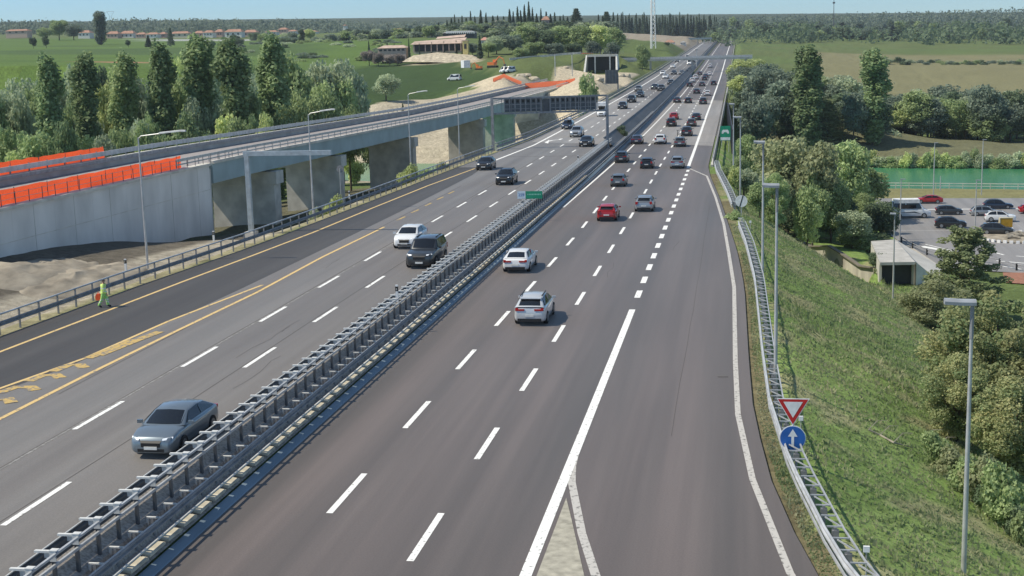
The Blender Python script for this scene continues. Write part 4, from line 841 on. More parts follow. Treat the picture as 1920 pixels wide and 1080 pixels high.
for (k, c_, px, py, lab) in (('suv', DGR, 1287, 256, 'dark crossover right ahead of the car with roof bicycles'), ('suv', BLKP, 1258, 238, 'black car directly behind the small red car'), ('hatch', REDP, 1263, 225, 'small red car in the middle of the bridge'), ('hatch', BRN, 1296, 238, 'dark brown car in the right lane of the bridge'), ('sedan', BLKP, 1305, 226, 'black saloon in the right lane abreast of the red car'),
                             ('sedan', DGR, 1269, 193, 'leftmost of three dark cars abreast at the end of the pale bridge surface'), ('hatch', BLKP, 1290, 194, 'middle one of three dark cars abreast at the end of the pale bridge surface'), ('suv', DGR, 1318, 196, 'rightmost of three dark cars abreast at the end of the pale bridge surface'), ('sedan', BLKP, 1306, 176, 'black car with a bright lamp ahead of the three abreast'), ('hatch', WHT, 1326, 180, 'white car in the right lane ahead of the three abreast'),
                             ('sedan', DGR, 1316, 162, 'dark car in the middle lane below the far cluster'), ('hatch', BLKP, 1293, 163, 'black car at the tail of the white pair by the median'), ('suv', WHT, 1298, 155, 'rear one of two white cars by the median'), ('suv', WHT, 1304, 149, 'front one of two white cars by the median'), ('sedan', DGR, 1312, 141, 'dark car ahead of the white pair'), ('hatch', WHT, 1330, 142, 'white car beside the dark pair in the far cluster'), ('hatch', BLKP, 1321, 151, 'rear black car of the far cluster'), ('sedan', DGR, 1323, 146, 'front dark car of the far cluster'), ('hatch', BLKP, 1338, 160, 'black car hugging the far solid line'), ('suv', WHT, 1331, 127, 'white car crossing the far gantry shadow on the right side'), ('sedan', BLKP, 1342, 111, 'farthest dark car on the right carriageway')):
    road_car(k, c_, px, py, 'R', lab, s=1.12)
# roof box, bicycles, motorbike
o = G().sweep([(-.34, 0), (.34, 0), (.36, .2), (.22, .36), (-.22, .36), (-.36, .2)], [(0, -1, 0), (0, .9, 0), (0, 1.2, .05)], True).build('roof_box', M('roof_box_shell', (.6, .63, .66), .3)); o.location = car_rb.location+Vector((.25, 0, 1.5*1.15+.05)); setp(o, 'pale roof box on top of the dark blue estate car', 'roof box')
def bicycle(loc, lab):
    t = empty('bicycle', loc, 0, lab, 'bicycle', 'bicycles on the car roof', 1.1); fr = [(0, -.5, .34), (0, -.18, .32), (0, -.3, .82), (0, .32, .78), (0, -.18, .32), (0, .32, .78), (0, .52, .34)]
    G().tube(fr, .035, 5).build('frame', BKN, t); G().box((0, -.32, .9), (.14, .28, .07)).build('saddle', BKN, t); G().tube([(-.27, .36, .98), (0, .3, .95), (.27, .36, .98)], .03, 5).build('handlebar', BKN, t)
    for y in (-.5, .52): 
        pts = [(0, y+.33*cos(a), .34+.33*sin(a)) for a in np.linspace(0, 2*pi, 17)]; G().tube(pts, .03, 5).build('wheel', TYRE, t)
for k, lab in ((-.38, 'left one of two bicycles standing on the grey estate car'), (.4, 'right one of two bicycles standing on the grey estate car')): bicycle(bikecar.location+Vector((k, -.3, 1.5*1.1+.06)), lab)
P = on(1289, 136, ZL); t = empty('motorbike', P, pi, 'small dark motorbike with rider near the median below the far gantry', 'motorbike')
for y in (-.7, .75): G().disc((0, y, .33), .33, 'x', 14, .14).build('wheel', TYRE, t)
G().sweep([(-.16, .35), (.16, .35), (.2, .75), (0, .95), (-.2, .75)], [(0, -.75, .12), (0, -.2, 0), (0, .5, .05), (0, .8, .1)], True).build('body', BLKP, t); G().tube([(-.4, .5, 1.02), (0, .55, 1.0), (.4, .5, 1.02)], .04, 5).build('handlebar', BKN, t)
# parking area by the river
def park(kind, col, px, py, rz, lab, s=1.05, **k): P = flat(px, py, -11.55); return vehicle(kind, col, (P[0], P[1], -11.53), rz, lab, group=k.pop('group', 'parked cars by the river'), s=s, **k)
cv = park('van', WHT, 1706, 408, -pi/2+.04, 'white camper van with dark swoosh beside the trees of the parking area', cat='camper van', name='camper_van', s=1.2, group=None)
G().box((0, -.6, 2.35), (1.9, 3.4, .5)).build('high_roof', WHITE, cv)
for sx in (-1, 1): G().add([(sx*1.0, -2.3, .75), (sx*1.0, .5, .95), (sx*1.0, 1.4, .62), (sx*1.0, .3, .8)], [(0, 1, 2, 3)]).build('swoosh', BKN, cv); G().box((sx*.985, -.55, 1.62), (.03, 2.4, .55)).build('side_window', GLASS, cv)
park('sedan', REDP, 1741, 381, pi/2, 'red car parked along the river fence, behind the camper van')
park('hatch', DGR, 1779, 402, -pi/2-.04, 'dark grey hatchback parked right of the white camper van')
park('suv', BLKP, 1782, 427, -pi/2-.08, 'black people carrier standing nearest in the parking area, left of the dark pine top')
park('wagon', DBL, 1871, 391, -pi/2-.06, 'dark blue estate car at the back of the parked row')
park('wagon', SLV, 1848, 404, -pi/2-.06, 'silver estate car in the parked row behind the lamp post')
park('suv', WHT, 1875, 415, -pi/2-.12, 'white car parked right in front of the silver estate')
park('suv', DGR, 1868, 439, -pi/2-.12, 'dark car behind the orange cabinet at the traffic island')
park('hatch', REDP, 1936, 400, -pi/2, 'red car cut by the right edge of the picture')
P = flat(1722, 396, -11.5); vehicle('hatch', GRY, (22.6, 229.5, -11.53), -pi/2, 'grey car half hidden behind trees left of the camper van', group='parked cars by the river', s=1.05)

# ------------------------------------------------------------------ the road worker
def skin_body():
    J = {}; E_ = []; R_ = []
    def j(n, p, r, par=None): J[n] = len(R_); R_.append((p, r)); (E_.append((J[par], J[n])) if par else None)
    # walks towards +x (rotated later), right leg forward
    j('pelvis', (0, 0, .93), (.155, .115)); j('waist', (0, .0, 1.08), (.145, .11), 'pelvis'); j('chest', (0, .02, 1.3), (.185, .125), 'waist'); j('neckb', (0, .02, 1.46), (.09, .075), 'chest'); j('neck', (0, .035, 1.53), (.055, .058), 'neckb'); j('head0', (0, .05, 1.61), (.07, .08), 'neck'); j('head1', (0, .055, 1.7), (.075, .095), 'head0'); j('head2', (0, .045, 1.77), (.06, .075), 'head1')
    for s, f in ((-1, 1), (1, -1)):
        a = 'l' if s < 0 else 'r'
        j(a+'hip', (s*.1, 0, .86), (.095, .1), 'pelvis'); j(a+'knee', (s*.1, f*.13+.03, .49), (.065, .07), a+'hip'); j(a+'ank', (s*.1, f*.2-(.1 if f < 0 else 0), .1+(.04 if f < 0 else 0)), (.045, .05), a+'knee'); j(a+'toe', (s*.11, f*.2+.17-(.1 if f < 0 else 0), .045), (.045, .035), a+'ank')
        j(a+'sh', (s*.2, .01, 1.42), (.075, .075), 'neckb'); j(a+'elb', (s*.27, -f*.1, 1.16), (.05, .052), a+'sh'); j(a+'wr', (s*.29, -f*.16+.08, .92), (.034, .036), a+'elb'); j(a+'palm', (s*.29, -f*.16+.1, .85), (.036, .022), a+'wr')
        for k in range(4):
            q = -.03+.02*k; j(a+'f%d' % k, (s*.29, -f*.16+.1+q, .79), (.011, .011), a+'palm'); j(a+'g%d' % k, (s*.27, -f*.16+.11+q, .765-.004*abs(k-1)), (.009, .009), a+'f%d' % k)
        j(a+'th', (s*.265, -f*.16+.14, .83), (.012, .012), a+'palm'); j(a+'th2', (s*.255, -f*.16+.155, .8), (.01, .01), a+'th')
    me = bpy.data.meshes.new('person'); me.from_pydata([p for p, r in R_], E_, []); o = bpy.data.objects.new('person', me); COL.objects.link(o)
    md = o.modifiers.new('skin', 'SKIN'); md.use_smooth_shade = True
    for i, (p, r) in enumerate(R_): me.skin_vertices[0].data[i].radius = r
    me.skin_vertices[0].data[0].use_root = True
    o.modifiers.new('sub', 'SUBSURF').levels = 1; dg = bpy.context.evaluated_depsgraph_get(); m2 = bpy.data.meshes.new_from_object(o.evaluated_get(dg)); bpy.data.objects.remove(o); return m2
bm_ = skin_body(); bm_.name = 'person'
SKIN = M('skin', (.42, .25, .17), .6, 0, .05); HIV = M('hivis_yellow', (.72, .95, .25), .7, 0, .1, 6); HIVG = M('hivis_trousers', (.42, .78, .22), .75, 0, .12, 6); BAND = M('reflective_band', (.72, .74, .72), .4)
P = on(196, 576, ZL); wk = link('person', bm_, [SKIN]); setp(wk, 'road worker in hi vis yellow jacket and trousers on the left verge', 'person')
wk.location = (P[0], P[1], P[2]+.0); wk.rotation_euler = (0, 0, -pi/2+.25); wk.scale = (1.14, 1.12, 1.06)
def garment(name, cond, out, m, zb=()):
    bm = bmesh.new(); bm.from_mesh(bm_); bm.normal_update()
    dl_ = [f for f in bm.faces if not cond(f.calc_center_median())]; bmesh.ops.delete(bm, geom=dl_, context='FACES')
    for v in bm.verts: v.co += v.normal*out
    me = bpy.data.meshes.new(name); bm.to_mesh(me); bm.free(); me.polygons.foreach_set('use_smooth', [True]*len(me.polygons)); o = link(name, me, m, wk)
    for p in me.polygons:
        if any(a < p.center.z < b for a, b in zb): p.material_index = 1
arm = lambda c: abs(c.x) > .21
garment('jacket', lambda c: (c.z > .9 and c.z < 1.47 and not arm(c)) or (arm(c) and c.z > .95), .05, [HIV, BAND], ((1.04, 1.1), (1.2, 1.26)))
garment('trousers', lambda c: .13 < c.z < .95 and not arm(c), .035, [HIVG, BAND], ((.3, .36), (.46, .52)))
garment('boots', lambda c: c.z <= .15, .014, [BKN, BAND]); garment('hair', lambda c: c.z > 1.7 or (c.z > 1.6 and c.y < .02), .012, [BKN, BAND])
G().box((0, .155, 1.66), (.03, .03, .04)).build('nose', SKIN, wk)
bag = G(); bag.sweep([(-.16, 0), (.16, 0), (.2, .22), (.12, .42), (-.12, .42), (-.2, .22)], [(0, -.1, 0), (0, 0, -.02), (0, .12, 0)], True); bag.tube([(-.1, 0, .4), (0, 0, .56), (.1, 0, .4)], .02, 5)
o = bag.build('bag', M('orange_fabric', (.8, .1, .03), .8)); o.location = (P[0]-.52, P[1]+.3, P[2]+.42); setp(o, 'orange bag carried by the road worker', 'bag')

# ------------------------------------------------------------------ vegetation
LM = dict(poplar=leaf_mat('leaf_poplar', (0.060, 0.102, 0.032), (0.128, 0.180, 0.055)), mid=leaf_mat('leaf_mid', (0.083, 0.128, 0.035), (0.173, 0.225, 0.065)), lime=leaf_mat('leaf_lime', (0.143, 0.195, 0.041), (0.270, 0.300, 0.072)), olive=leaf_mat('leaf_olive', (0.092, 0.115, 0.04), (0.16, 0.17, 0.066)), grey=leaf_mat('leaf_grey', (0.112, 0.150, 0.080), (0.210, 0.247, 0.131)), dark=leaf_mat('leaf_dark', (0.033, 0.063, 0.029), (0.075, 0.112, 0.046)), autumn=leaf_mat('leaf_autumn', (0.062, 0.108, 0.03), (0.185, 0.175, 0.05)), pine=leaf_mat('leaf_pine', (0.068, 0.098, 0.032), (0.150, 0.173, 0.058)), cyp=leaf_mat('leaf_cypress', (0.027, 0.051, 0.025), (0.060, 0.087, 0.039)), plum=leaf_mat('leaf_plum', (0.090, 0.075, 0.065), (0.150, 0.128, 0.109)), blue=leaf_mat('leaf_blue', (0.060, 0.093, 0.065), (0.112, 0.150, 0.096)))
def leaves(blobs, n, size, seed, droop=0.):
    rs = np.random.RandomState(seed); B = np.array(blobs, float); wgt = B[:, 3]*B[:, 5]; wgt /= wgt.sum(); k = rs.choice(len(B), n, p=wgt); b = B[k]
    d = rs.normal(size=(n, 3)); d /= np.linalg.norm(d, axis=1)[:, None]; r = (1-.5*rs.rand(n)**2.2)*(1+.12*rs.normal(size=n)); p = b[:, :3]+d*r[:, None]*b[:, 3:6]
    nr = d+.75*rs.normal(size=(n, 3))+np.array([0, 0, .25]); nr /= np.linalg.norm(nr, axis=1)[:, None]
    a = np.cross(nr, rs.normal(size=(n, 3))); a /= np.linalg.norm(a, axis=1)[:, None]; c = np.cross(nr, a); s = size*(.55+.9*rs.rand(n))[:, None]
    V = np.stack([p-a*s*.62, p-c*s*.42+nr*s*.08, p+a*s*.62, p+c*s*.42+nr*s*.08], 1).reshape(-1, 3)
    tone = np.clip(rs.rand(len(B))[k]*.55+rs.rand(n)*.6-.05, 0, 1)
    return V, np.arange(4*n).reshape(n, 4), np.repeat(tone, 4)
def crown_mesh(name, blobs, n, size, seed):
    V, Fq, t = leaves(blobs, n, size, seed); return np_mesh(name, V, Fq, False, {'tone': t})
def blobs_ell(n, c, R_, r0, r1, seed, fill=.6):
    rs = np.random.RandomState(seed); out = []
    while len(out) < n:
        d = rs.normal(size=3); d /= np.linalg.norm(d); q = d*(fill+(1-fill)*rs.rand()); r = r0+(r1-r0)*rs.rand(); out.append((c[0]+q[0]*R_[0], c[1]+q[1]*R_[1], c[2]+q[2]*R_[2], r, r, r*.85))
    return out
def trunk_mesh(h, r, seed, limbs=5, z0=.3, spread=.25, lean=.03):
    rs = random.Random(seed); g = G(); pts = [(rs.uniform(-lean, lean)*h*k/4, rs.uniform(-lean, lean)*h*k/4, h*.85*k/4-(.6 if k == 0 else 0)) for k in range(5)]
    g.tube(pts, [r*(1-.2*k) for k in range(5)], 7)
    for i in range(limbs):
        a = i*2.4+rs.random(); z = h*(z0+.4*i/max(limbs, 1)); b = spread*h*(1.1-z/h); g.tube([(0, 0, z), (cos(a)*b*.5, sin(a)*b*.5, z+b*.55), (cos(a)*b, sin(a)*b, z+b*1.2)], [r*.45, r*.3, r*.1], 5)
    return g.mesh('trunk', 60)
TREES = {}
def proto(kind, h, blobs, n, size, seed, tr, bark=BARK):
    cm = crown_mesh('crown', blobs, n, size, seed); cm.materials.append(LM['mid']); tm = trunk_mesh(h, *tr); tm.materials.append(bark); TREES[kind] = (h, cm, tm)
for v in range(4): proto('broad%d' % v, 12., blobs_ell(34, (0, 0, 7.2), (3.5, 3.5, 3.9), 1.1, 2.0, 20+v, .45), 6500, .42, 30+v, (.26, v))
for v in range(3):
    rs = np.random.RandomState(v+5); bl = []
    for k in range(64):
        z = 2+25*(k/63.); prof = 2.15*min(1, (z/6)**.6)*min(1, ((28.6-z)/4.)**.55)*(.86+.3*rs.rand()); a = rs.rand()*6.28; q = prof*(.35+.55*rs.rand()); bl.append((cos(a)*q*.9, sin(a)*q*.9, z, .55+prof*.28, .55+prof*.28, 1.5+rs.rand()))
    proto('poplar%d' % v, 28., bl, 11000, .5, 50+v, (.4, v, 0))
for v in range(2):
    bl = [(cos(k*2.4)*.35*max(.1, 1-z/15.5), sin(k*2.4)*.35*max(.1, 1-z/15.5), z, 1.25*min(1, .5+z/4)*max(.12, 1-z/15), 1.25*min(1, .5+z/4)*max(.12, 1-z/15), 1.3) for k, z in enumerate(np.linspace(.8, 13.6, 22))]
    proto('cypress%d' % v, 14.5, bl, 2600, .5, 70+v, (.2, v, 0))
rs = np.random.RandomState(2); bl = []
for k in range(90):
    z = 1.5+12*(k/90.)**.9; rr = 4.2*(1-z/14.2)+.3; a = k*2.4; q = rr*(.45+.5*rs.rand()); bl.append((cos(a)*q, sin(a)*q, z-.12*q, .5+.22*rr, .5+.22*rr, .32))
proto('conifer', 14., bl, 9000, .3, 81, (.25, 3, 0))
rs = np.random.RandomState(12); bl = []
for k in range(130):
    z = 1.2+10.6*(k/130.); rr = 3.6*(1-z/12.6)**.8+.45; a = k*2.4+rs.rand()*.6; q = rr*(.35+.75*rs.rand()); bl.append((cos(a)*q, sin(a)*q, z+rs.normal()*.2, .34+.07*rr, .34+.07*rr, .4))
proto('pine', 12., bl, 17000, .2, 83, (.22, 5, 7, .2, .22))
for v in range(3): proto('shrub%d' % v, 2.6, blobs_ell(16, (0, 0, 1.15), (1.1, 1.1, .95), .4, .75, 90+v, .3), 2600, .2, 95+v, (.05, v, 5, .1, .4))
def _near(kind, seed, n): 
    bl = blobs_ell(80, (0, 0, 6.4), (4.1, 4.1, 5.0), .6, 1.35, seed, .5)+blobs_ell(20, (0, 0, 1.8), (3.4, 3.4, 1.2), .5, .9, seed+1, .4); proto(kind, 12., bl, n, .21, seed+2, (.28, 4, 9, .12, .32))
_near('near0', 101, 36000); _near('near1', 111, 30000)
def plant(kind, x, y, z, h, wd, label, mat, cat='tree', group=None, name='tree', rz=None):
    """h height in metres, wd crown width in metres"""
    H0, cm, tm = TREES[kind]; w0 = {'b': 9.2, 'p': 4.6, 'c': 2.5, 's': 3.0, 'n': 9.5}[kind[0]]
    if kind == 'conifer': w0 = 8.4
    if kind == 'pine': w0 = 7.4
    e_ = empty(name, (x, y, z-.05), random.uniform(0, 6.28) if rz is None else rz, label, cat, group); e_.scale = (wd/w0, wd/w0, h/H0)
    o = bpy.data.objects.new('crown', cm); COL.objects.link(o); o.parent = e_; o.material_slots[0].link = 'OBJECT'; o.material_slots[0].material = LM[mat]
    o = bpy.data.objects.new('trunk', tm); COL.objects.link(o); o.parent = e_
    return e_
FAR_G = {'trees on the far hill at the right', 'scrub line behind the dry field', 'wooded ridge behind the villa meadow', 'trees on the villa hillside'}; FAR = []
def tree(kind, px, pytop, d, wpx, label, mat='mid', cat='tree', group=None, name='tree', zb=None, zmin=2.):
    P = at(px, pytop, d); z = gz(P[0], P[1]) if zb is None else zb; h = max(zmin, P[2]-z); wm = wpx*d/F*(.85 if kind[0] in 'bns' else 1.)
    if h < wm: z -= wm-h; h = wm
    if group in FAR_G: FAR.append((kind, P[0], P[1], z, h, wpx*d/F, mat)); return
    return plant(kind, P[0], P[1], z, h, wpx*d/F, label, mat, cat, group, name)
# poplars behind the viaduct
PG = 'tall poplars behind the viaduct'
for i, (px, top, d, wd, lab, m) in enumerate([(87, 112, 215, 46, 'leftmost tall poplar, above the left end of the orange net', 'poplar'), (156, 108, 222, 50, 'tall poplar above the middle of the far orange net', 'poplar'), (226, 106, 232, 46, 'slightly paler poplar directly left of the lamp at the grey wall', 'mid'), (298, 88, 232, 46, 'poplar directly right of the lamp head at the grey wall', 'poplar'), (368, 74, 236, 54, 'broad tall poplar, third from the right of the row', 'poplar'), (429, 78, 232, 54, 'tall poplar second from the right end of the row', 'poplar'), (506, 74, 240, 54, 'rightmost tall poplar of the row', 'poplar')]):
    tree('poplar%d' % (i % 3), px, top, d, wd*1.12, lab, m, 'poplar', PG, 'poplar_tree')
BG = 'leafy trees among the poplars'; n_ = 0
for px, top, d, wd, m in [(40, 128, 268, 70, 'grey'), (95, 150, 262, 60, 'grey'), (215, 128, 285, 60, 'mid'), (245, 165, 262, 60, 'grey'), (310, 120, 300, 64, 'mid'), (390, 115, 290, 64, 'grey'), (450, 100, 310, 60, 'mid'), (580, 112, 320, 80, 'grey'), (635, 128, 300, 70, 'mid'), (520, 130, 290, 60, 'dark2'), (350, 178, 232, 60, 'grey'), (160, 185, 230, 60, 'grey'), (20, 150, 232, 70, 'grey'), (55, 160, 240, 60, 'mid'), (125, 118, 262, 60, 'grey'), (120, 165, 230, 52, 'mid'), (186, 107, 330, 42, 'dark'), (195, 150, 240, 64, 'lime'), (255, 142, 246, 60, 'grey'), (270, 190, 220, 50, 'mid'), (332, 78, 330, 70, 'lime'), (335, 150, 240, 60, 'mid'), (395, 90, 300, 60, 'mid'), (400, 160, 236, 56, 'grey'), (462, 118, 262, 70, 'grey'), (468, 170, 236, 60, 'mid'), (550, 95, 290, 95, 'mid'), (560, 140, 250, 80, 'mid'), (615, 92, 300, 90, 'grey'), (600, 150, 256, 70, 'mid'), (655, 108, 310, 74, 'grey'), (650, 175, 262, 74, 'mid'), (690, 205, 290, 40, 'mid'), (535, 195, 238, 60, 'mid'), (-30, 140, 225, 80, 'mid')]:
    tree('broad%d' % (n_ % 4), px, top, d, wd*1.1, {'grey': 'grey green leafy tree filling the gaps between the poplars', 'mid': 'mid green leafy tree in the wood around the poplars', 'lime': 'bright yellow green leafy tree behind the poplar row', 'dark': 'dark round tree at the field edge behind the second poplar', 'dark2': 'dark leafy tree beside the rightmost poplar'}[m], m[:4] if m[:4] == 'dark' else m, 'tree', BG if m[:4] != 'dark' else None); n_ += 1
for k in range(34):
    px = -20+k*21+random.uniform(-8, 8); d = random.uniform(196, 226); top = 268-px*.1+random.uniform(-35, 22); m = random.choice(['mid', 'mid', 'grey', 'lime', 'poplar'])
    if at(px, top, d)[0] > -73: continue
    tree('broad%d' % (k % 4), px, top, d, random.uniform(46, 80), 'low bushy growth along the foot of the poplar wood', m, 'bush', 'bushes along the poplar wood', 'bush', zmin=4)
tree('broad1', 722, 138, 420, 56, 'pale willow standing alone at the lower edge of the vineyard', 'grey'); tree('cypress0', 755, 193, 405, 9, 'small dark sapling right of the lone pale willow', 'dark', zmin=2.5)
# trees on the fields, left
tree('poplar1', 185, 22, 1000, 22, 'tall poplar alone on the bright field in front of the houses', 'blue', 'poplar', None, 'poplar_tree')
for px, top, d, wd, k, m, lab in [(61, 68, 820, 15, 'broad0', 'dark', 'left one of two small round trees on the left field'), (85, 66, 820, 15, 'broad1', 'dark', 'right one of two small round trees on the left field'), (240, 74, 840, 12, 'broad2', 'dark', 'small round tree beside a darker conical tree on the field'), (277, 66, 840, 14, 'cypress0', 'dark', 'small dark conical tree in the middle of the field'), (318, 50, 830, 17, 'conifer', 'blue', 'tall narrow conical tree on the field above the poplars'), (83, 48, 1130, 34, 'broad3', 'mid', 'left tree of the clump in front of the far hill'), (108, 34, 1150, 40, 'broad0', 'mid', 'tallest tree of the clump in front of the far hill'), (136, 45, 1140, 36, 'broad1', 'blue', 'right tree of the clump in front of the far hill'), (395, 74, 700, 18, 'broad2', 'grey', 'small grey green tree behind the right hand poplars'), (415, 80, 700, 16, 'broad1', 'mid', 'small mid green tree behind the right hand poplars'), (565, 55, 900, 12, 'poplar0', 'dark', 'slim dark tree before the houses right of the poplars'), (362, 60, 1180, 10, 'broad0', 'blue', 'small tree between the red roofed houses')]: tree(k, px, top, d, wd, lab, m)
for k in range(16): px = 480+k*17+random.uniform(-5, 5); tree('broad%d' % (k % 4), px, 60+random.uniform(-9, 9)+abs(px-640)*.03, random.uniform(950, 1150), random.uniform(22, 34), 'round tree of the wood on the low hill before the far ridge', random.choice(['mid', 'lime', 'blue', 'dark']), 'tree', 'wood on the low hill')
for k in range(70):
    px = 440+random.random()*300; d = random.uniform(620, 1000); tree('broad%d' % (k % 4), px, lerp(d, [620, 1000], [112, 66])+random.uniform(-10, 6), d, random.uniform(20, 34), 'dull green tree of the loose groves between the poplars and the villa', random.choice(['mid', 'blue', 'grey', 'dark']), 'tree', 'loose groves between poplars and villa')
for k in range(150):
    px = 640+random.random()*260; d = random.uniform(800, 1150); tree('broad%d' % (k % 4), px, lerp(px, [640, 740, 800, 900], [52, 52, 46, 34])+random.uniform(0, 16), d, random.uniform(20, 32), 'dark tree of the wooded ridge behind the villa meadow', random.choice(['blue', 'dark', 'mid', 'grey']), 'tree', 'wooded ridge behind the villa meadow')
# villa hill
for px, top, d, wd in [(691, 90, 585, 32), (708, 96, 580, 26), (745, 100, 585, 30), (730, 103, 580, 22)]: tree('broad%d' % (px % 4), px, top, d, wd, 'dull plum grey bush below the villa terrace', 'plum', 'bush', 'plum bushes below the villa', 'bush', zmin=3)
CY = 'small cypresses lined up along the villa'
for px, top, d, wd in [(691, 76, 640, 6), (716, 81, 615, 5), (726, 81, 615, 6), (739, 82, 612, 7), (752, 82, 612, 6), (766, 72, 606, 6), (786, 80, 603, 4), (809, 79, 603, 5), (832, 77, 603, 5), (855, 75, 603, 5), (866, 76, 601, 4)]: tree('cypress0', px, top, d, wd, 'small dark cypress of the row along the villa front', 'cyp', 'cypress', CY, 'cypress_tree')
tree('cypress1', 899, 67, 590, 12, 'large dark cypress right of the yellow villa tower', 'cyp', 'cypress', None, 'cypress_tree')
CG = 'cypresses on the skyline ridge'
tops = [(822, 42), (838, 38), (846, 34), (852, 28), (860, 36), (866, 30), (874, 34), (882, 21), (890, 30), (901, 20), (911, 24), (924, 30), (933, 29), (944, 31), (955, 17), (962, 22), (970, 12), (976, 20), (983, 9), (991, 4), (998, 14), (1006, 26), (1014, 16), (1024, 22), (1032, 26), (1040, 24), (1050, 30), (1056, 28), (1064, 32), (1122, 28), (1130, 30), (1150, 24), (1158, 26)]
for i, (px, top) in enumerate(tops): tree('cypress%d' % (i % 2), px, top, 930+random.uniform(-15, 25), random.uniform(8, 12), 'dark pointed cypress on the skyline above the villa', 'cyp', 'cypress', CG, 'cypress_tree')
CG2 = 'dense cypress belt beyond the motorway'
for k in range(52):
    px = 1166+k*3.45+random.uniform(-2, 2); tree('cypress%d' % (k % 2), px, 27+random.uniform(-5, 8)+(px-1166)*.02, 1450+random.uniform(-40, 40), random.uniform(7, 10), 'dark cypress of the dense belt at the end of the motorway', 'cyp', 'cypress', CG2, 'cypress_tree')
for k in range(90):
    px = 1336+k*6.8+random.uniform(-6, 6); d = random.uniform(1250, 1750); tree('broad%d' % (k % 4) if k % 7 else 'cypress0', px, 38+(1700-d)*.03+random.uniform(-8, 10), d, random.uniform(16, 34), 'dark tree on the far hill line at the right', random.choice(['blue', 'blue', 'dark', 'mid']), 'tree', 'trees on the far hill at the right')
for px, top, wd, lab in [(1080, 14, 38, 'broad dark cedar on the skyline right of the pink villa'), (1137, 20, 34, 'dark cedar nearest to the cypress belt')]: tree('conifer', px, top, 935, wd, lab, 'cyp')
for k in range(150):
    px = 800+random.random()*350; top = 42+random.uniform(-6, 22)+max(0, (900-px)*.1); tree('broad%d' % (k % 4), px, top, 900-(top-40)*3.+random.uniform(-20, 20), random.uniform(24, 40), 'leafy tree on the wooded hillside behind the villa', random.choice(['dark', 'blue', 'mid', 'grey']), 'tree', 'trees on the villa hillside')
for px, top, d, wd, m in [(985, 46, 640, 56, 'mid'), (1020, 52, 640, 54, 'dark'), (1050, 47, 650, 56, 'mid'), (1090, 46, 640, 64, 'mid'), (1125, 46, 640, 62, 'lime'), (1150, 50, 650, 46, 'mid'), (1000, 75, 600, 46, 'mid'), (1040, 78, 600, 40, 'blue'), (960, 62, 620, 48, 'blue'), (930, 66, 615, 46, 'grey'), (915, 75, 600, 36, 'mid'), (1075, 76, 605, 40, 'dark'), (1110, 76, 610, 36, 'blue'), (975, 85, 580, 38, 'mid'), (1145, 78, 612, 34, 'blue'), (885, 80, 610, 26, 'blue')]:
    tree('broad%d' % (int(px) % 4), px, top, d, wd, 'large rounded tree in the grove left of the tunnel mouth', m, 'tree', 'grove beside the tunnel')
tree('broad2', 1204, 82, 600, 34, 'bushy tree on the embankment where the footbridge lands', 'mid'); tree('broad1', 1100, 135, 365, 46, 'leafy tree beside the viaduct end, left of the small message board', 'mid'); tree('broad0', 1250, 78, 900, 12, 'small dark tree before the far toll buildings', 'dark')
# right bank and river side
RT = 'trees on the right bank'
for px, top, d, wd, k, m, lab in [(1398, 105, 470, 70, 'broad0', 'lime', 'bright green tree on the bank behind the far direction board'), (1392, 140, 380, 50, 'broad1', 'lime', 'bright green bush low on the bank beside the bridge'), (1432, 118, 400, 80, 'broad2', 'blue', 'dark blue green tree left of the tall right hand poplar'), (1420, 160, 345, 76, 'broad3', 'blue', 'blue grey tree right behind the bridge lamps'), (1468, 150, 352, 84, 'broad1', 'blue', 'dark tree between the bridge lamps and the conifer'), (1515, 90, 343, 48, 'poplar1', 'poplar', 'poplar above the conifer on the right'), (1642, 96, 346, 46, 'poplar2', 'poplar', 'tall poplar nearest the middle of the river bank'), (1552, 182, 352, 84, 'conifer', 'pine', 'layered conifer with sunlit left side behind the olive brown tree'), (1600, 170, 380, 60, 'broad0', 'mid', 'leafy tree right of the layered conifer'), (1682, 200, 372, 60, 'broad3', 'lime', 'yellow green tree at the river bank'), (1712, 165, 400, 60, 'broad2', 'grey', 'thin grey green tree right of the river bank poplar'), (1765, 158, 410, 84, 'broad1', 'blue', 'broad dark tree in the middle of the river bank'), (1815, 165, 410, 80, 'broad0', 'blue', 'broad dark tree right of the middle of the river bank'), (1862, 172, 400, 50, 'broad2', 'mid', 'tree at the right end of the river bank row'), (1740, 205, 375, 56, 'broad3', 'dark', 'dark tree near the water with bare lower trunk'), (1880, 235, 380, 46, 'broad1', 'mid', 'low round tree at the right end of the bank')]: tree(k, px, top, d, wd*1.1, lab, m, 'tree', None, 'conifer_tree' if k == 'conifer' else 'poplar_tree' if k[0] == 'p' else 'tree')
for k in range(46):
    px = 1385+random.random()*290; d = random.uniform(345, 400); top = 112+random.random()*110+max(0, px-1560)*.55; m = random.choice(['mid', 'blue', 'blue', 'grey', 'dark'])
    tree('broad%d' % (k % 4), px, top, d, random.uniform(60, 95), 'leafy tree of the dense wood on the right bank between bridge and river poplar', m, 'tree', 'dense wood on the right bank')
for k in range(40):
    px = 1650+k*7.5+random.uniform(-5, 5); d = random.uniform(368, 400); top = 185+random.uniform(-32, 45); m = random.choice(['mid', 'blue', 'blue', 'grey', 'dark'])
    tree('broad%d' % (k % 4), px, top, d, random.uniform(55, 85), 'leafy tree of the shady belt along the far river bank', m, 'tree', 'shady belt on the far river bank')
for k in range(40):
    px = 1640+k*8+random.uniform(-4, 4); tree('broad%d' % (k % 4), px, 108+(px-1640)*.07+random.uniform(-5, 4), random.uniform(760, 800), random.uniform(14, 24), 'small tree of the scrub line behind the dry field', random.choice(['mid', 'blue', 'dark', 'grey']), 'tree', 'scrub line behind the dry field')
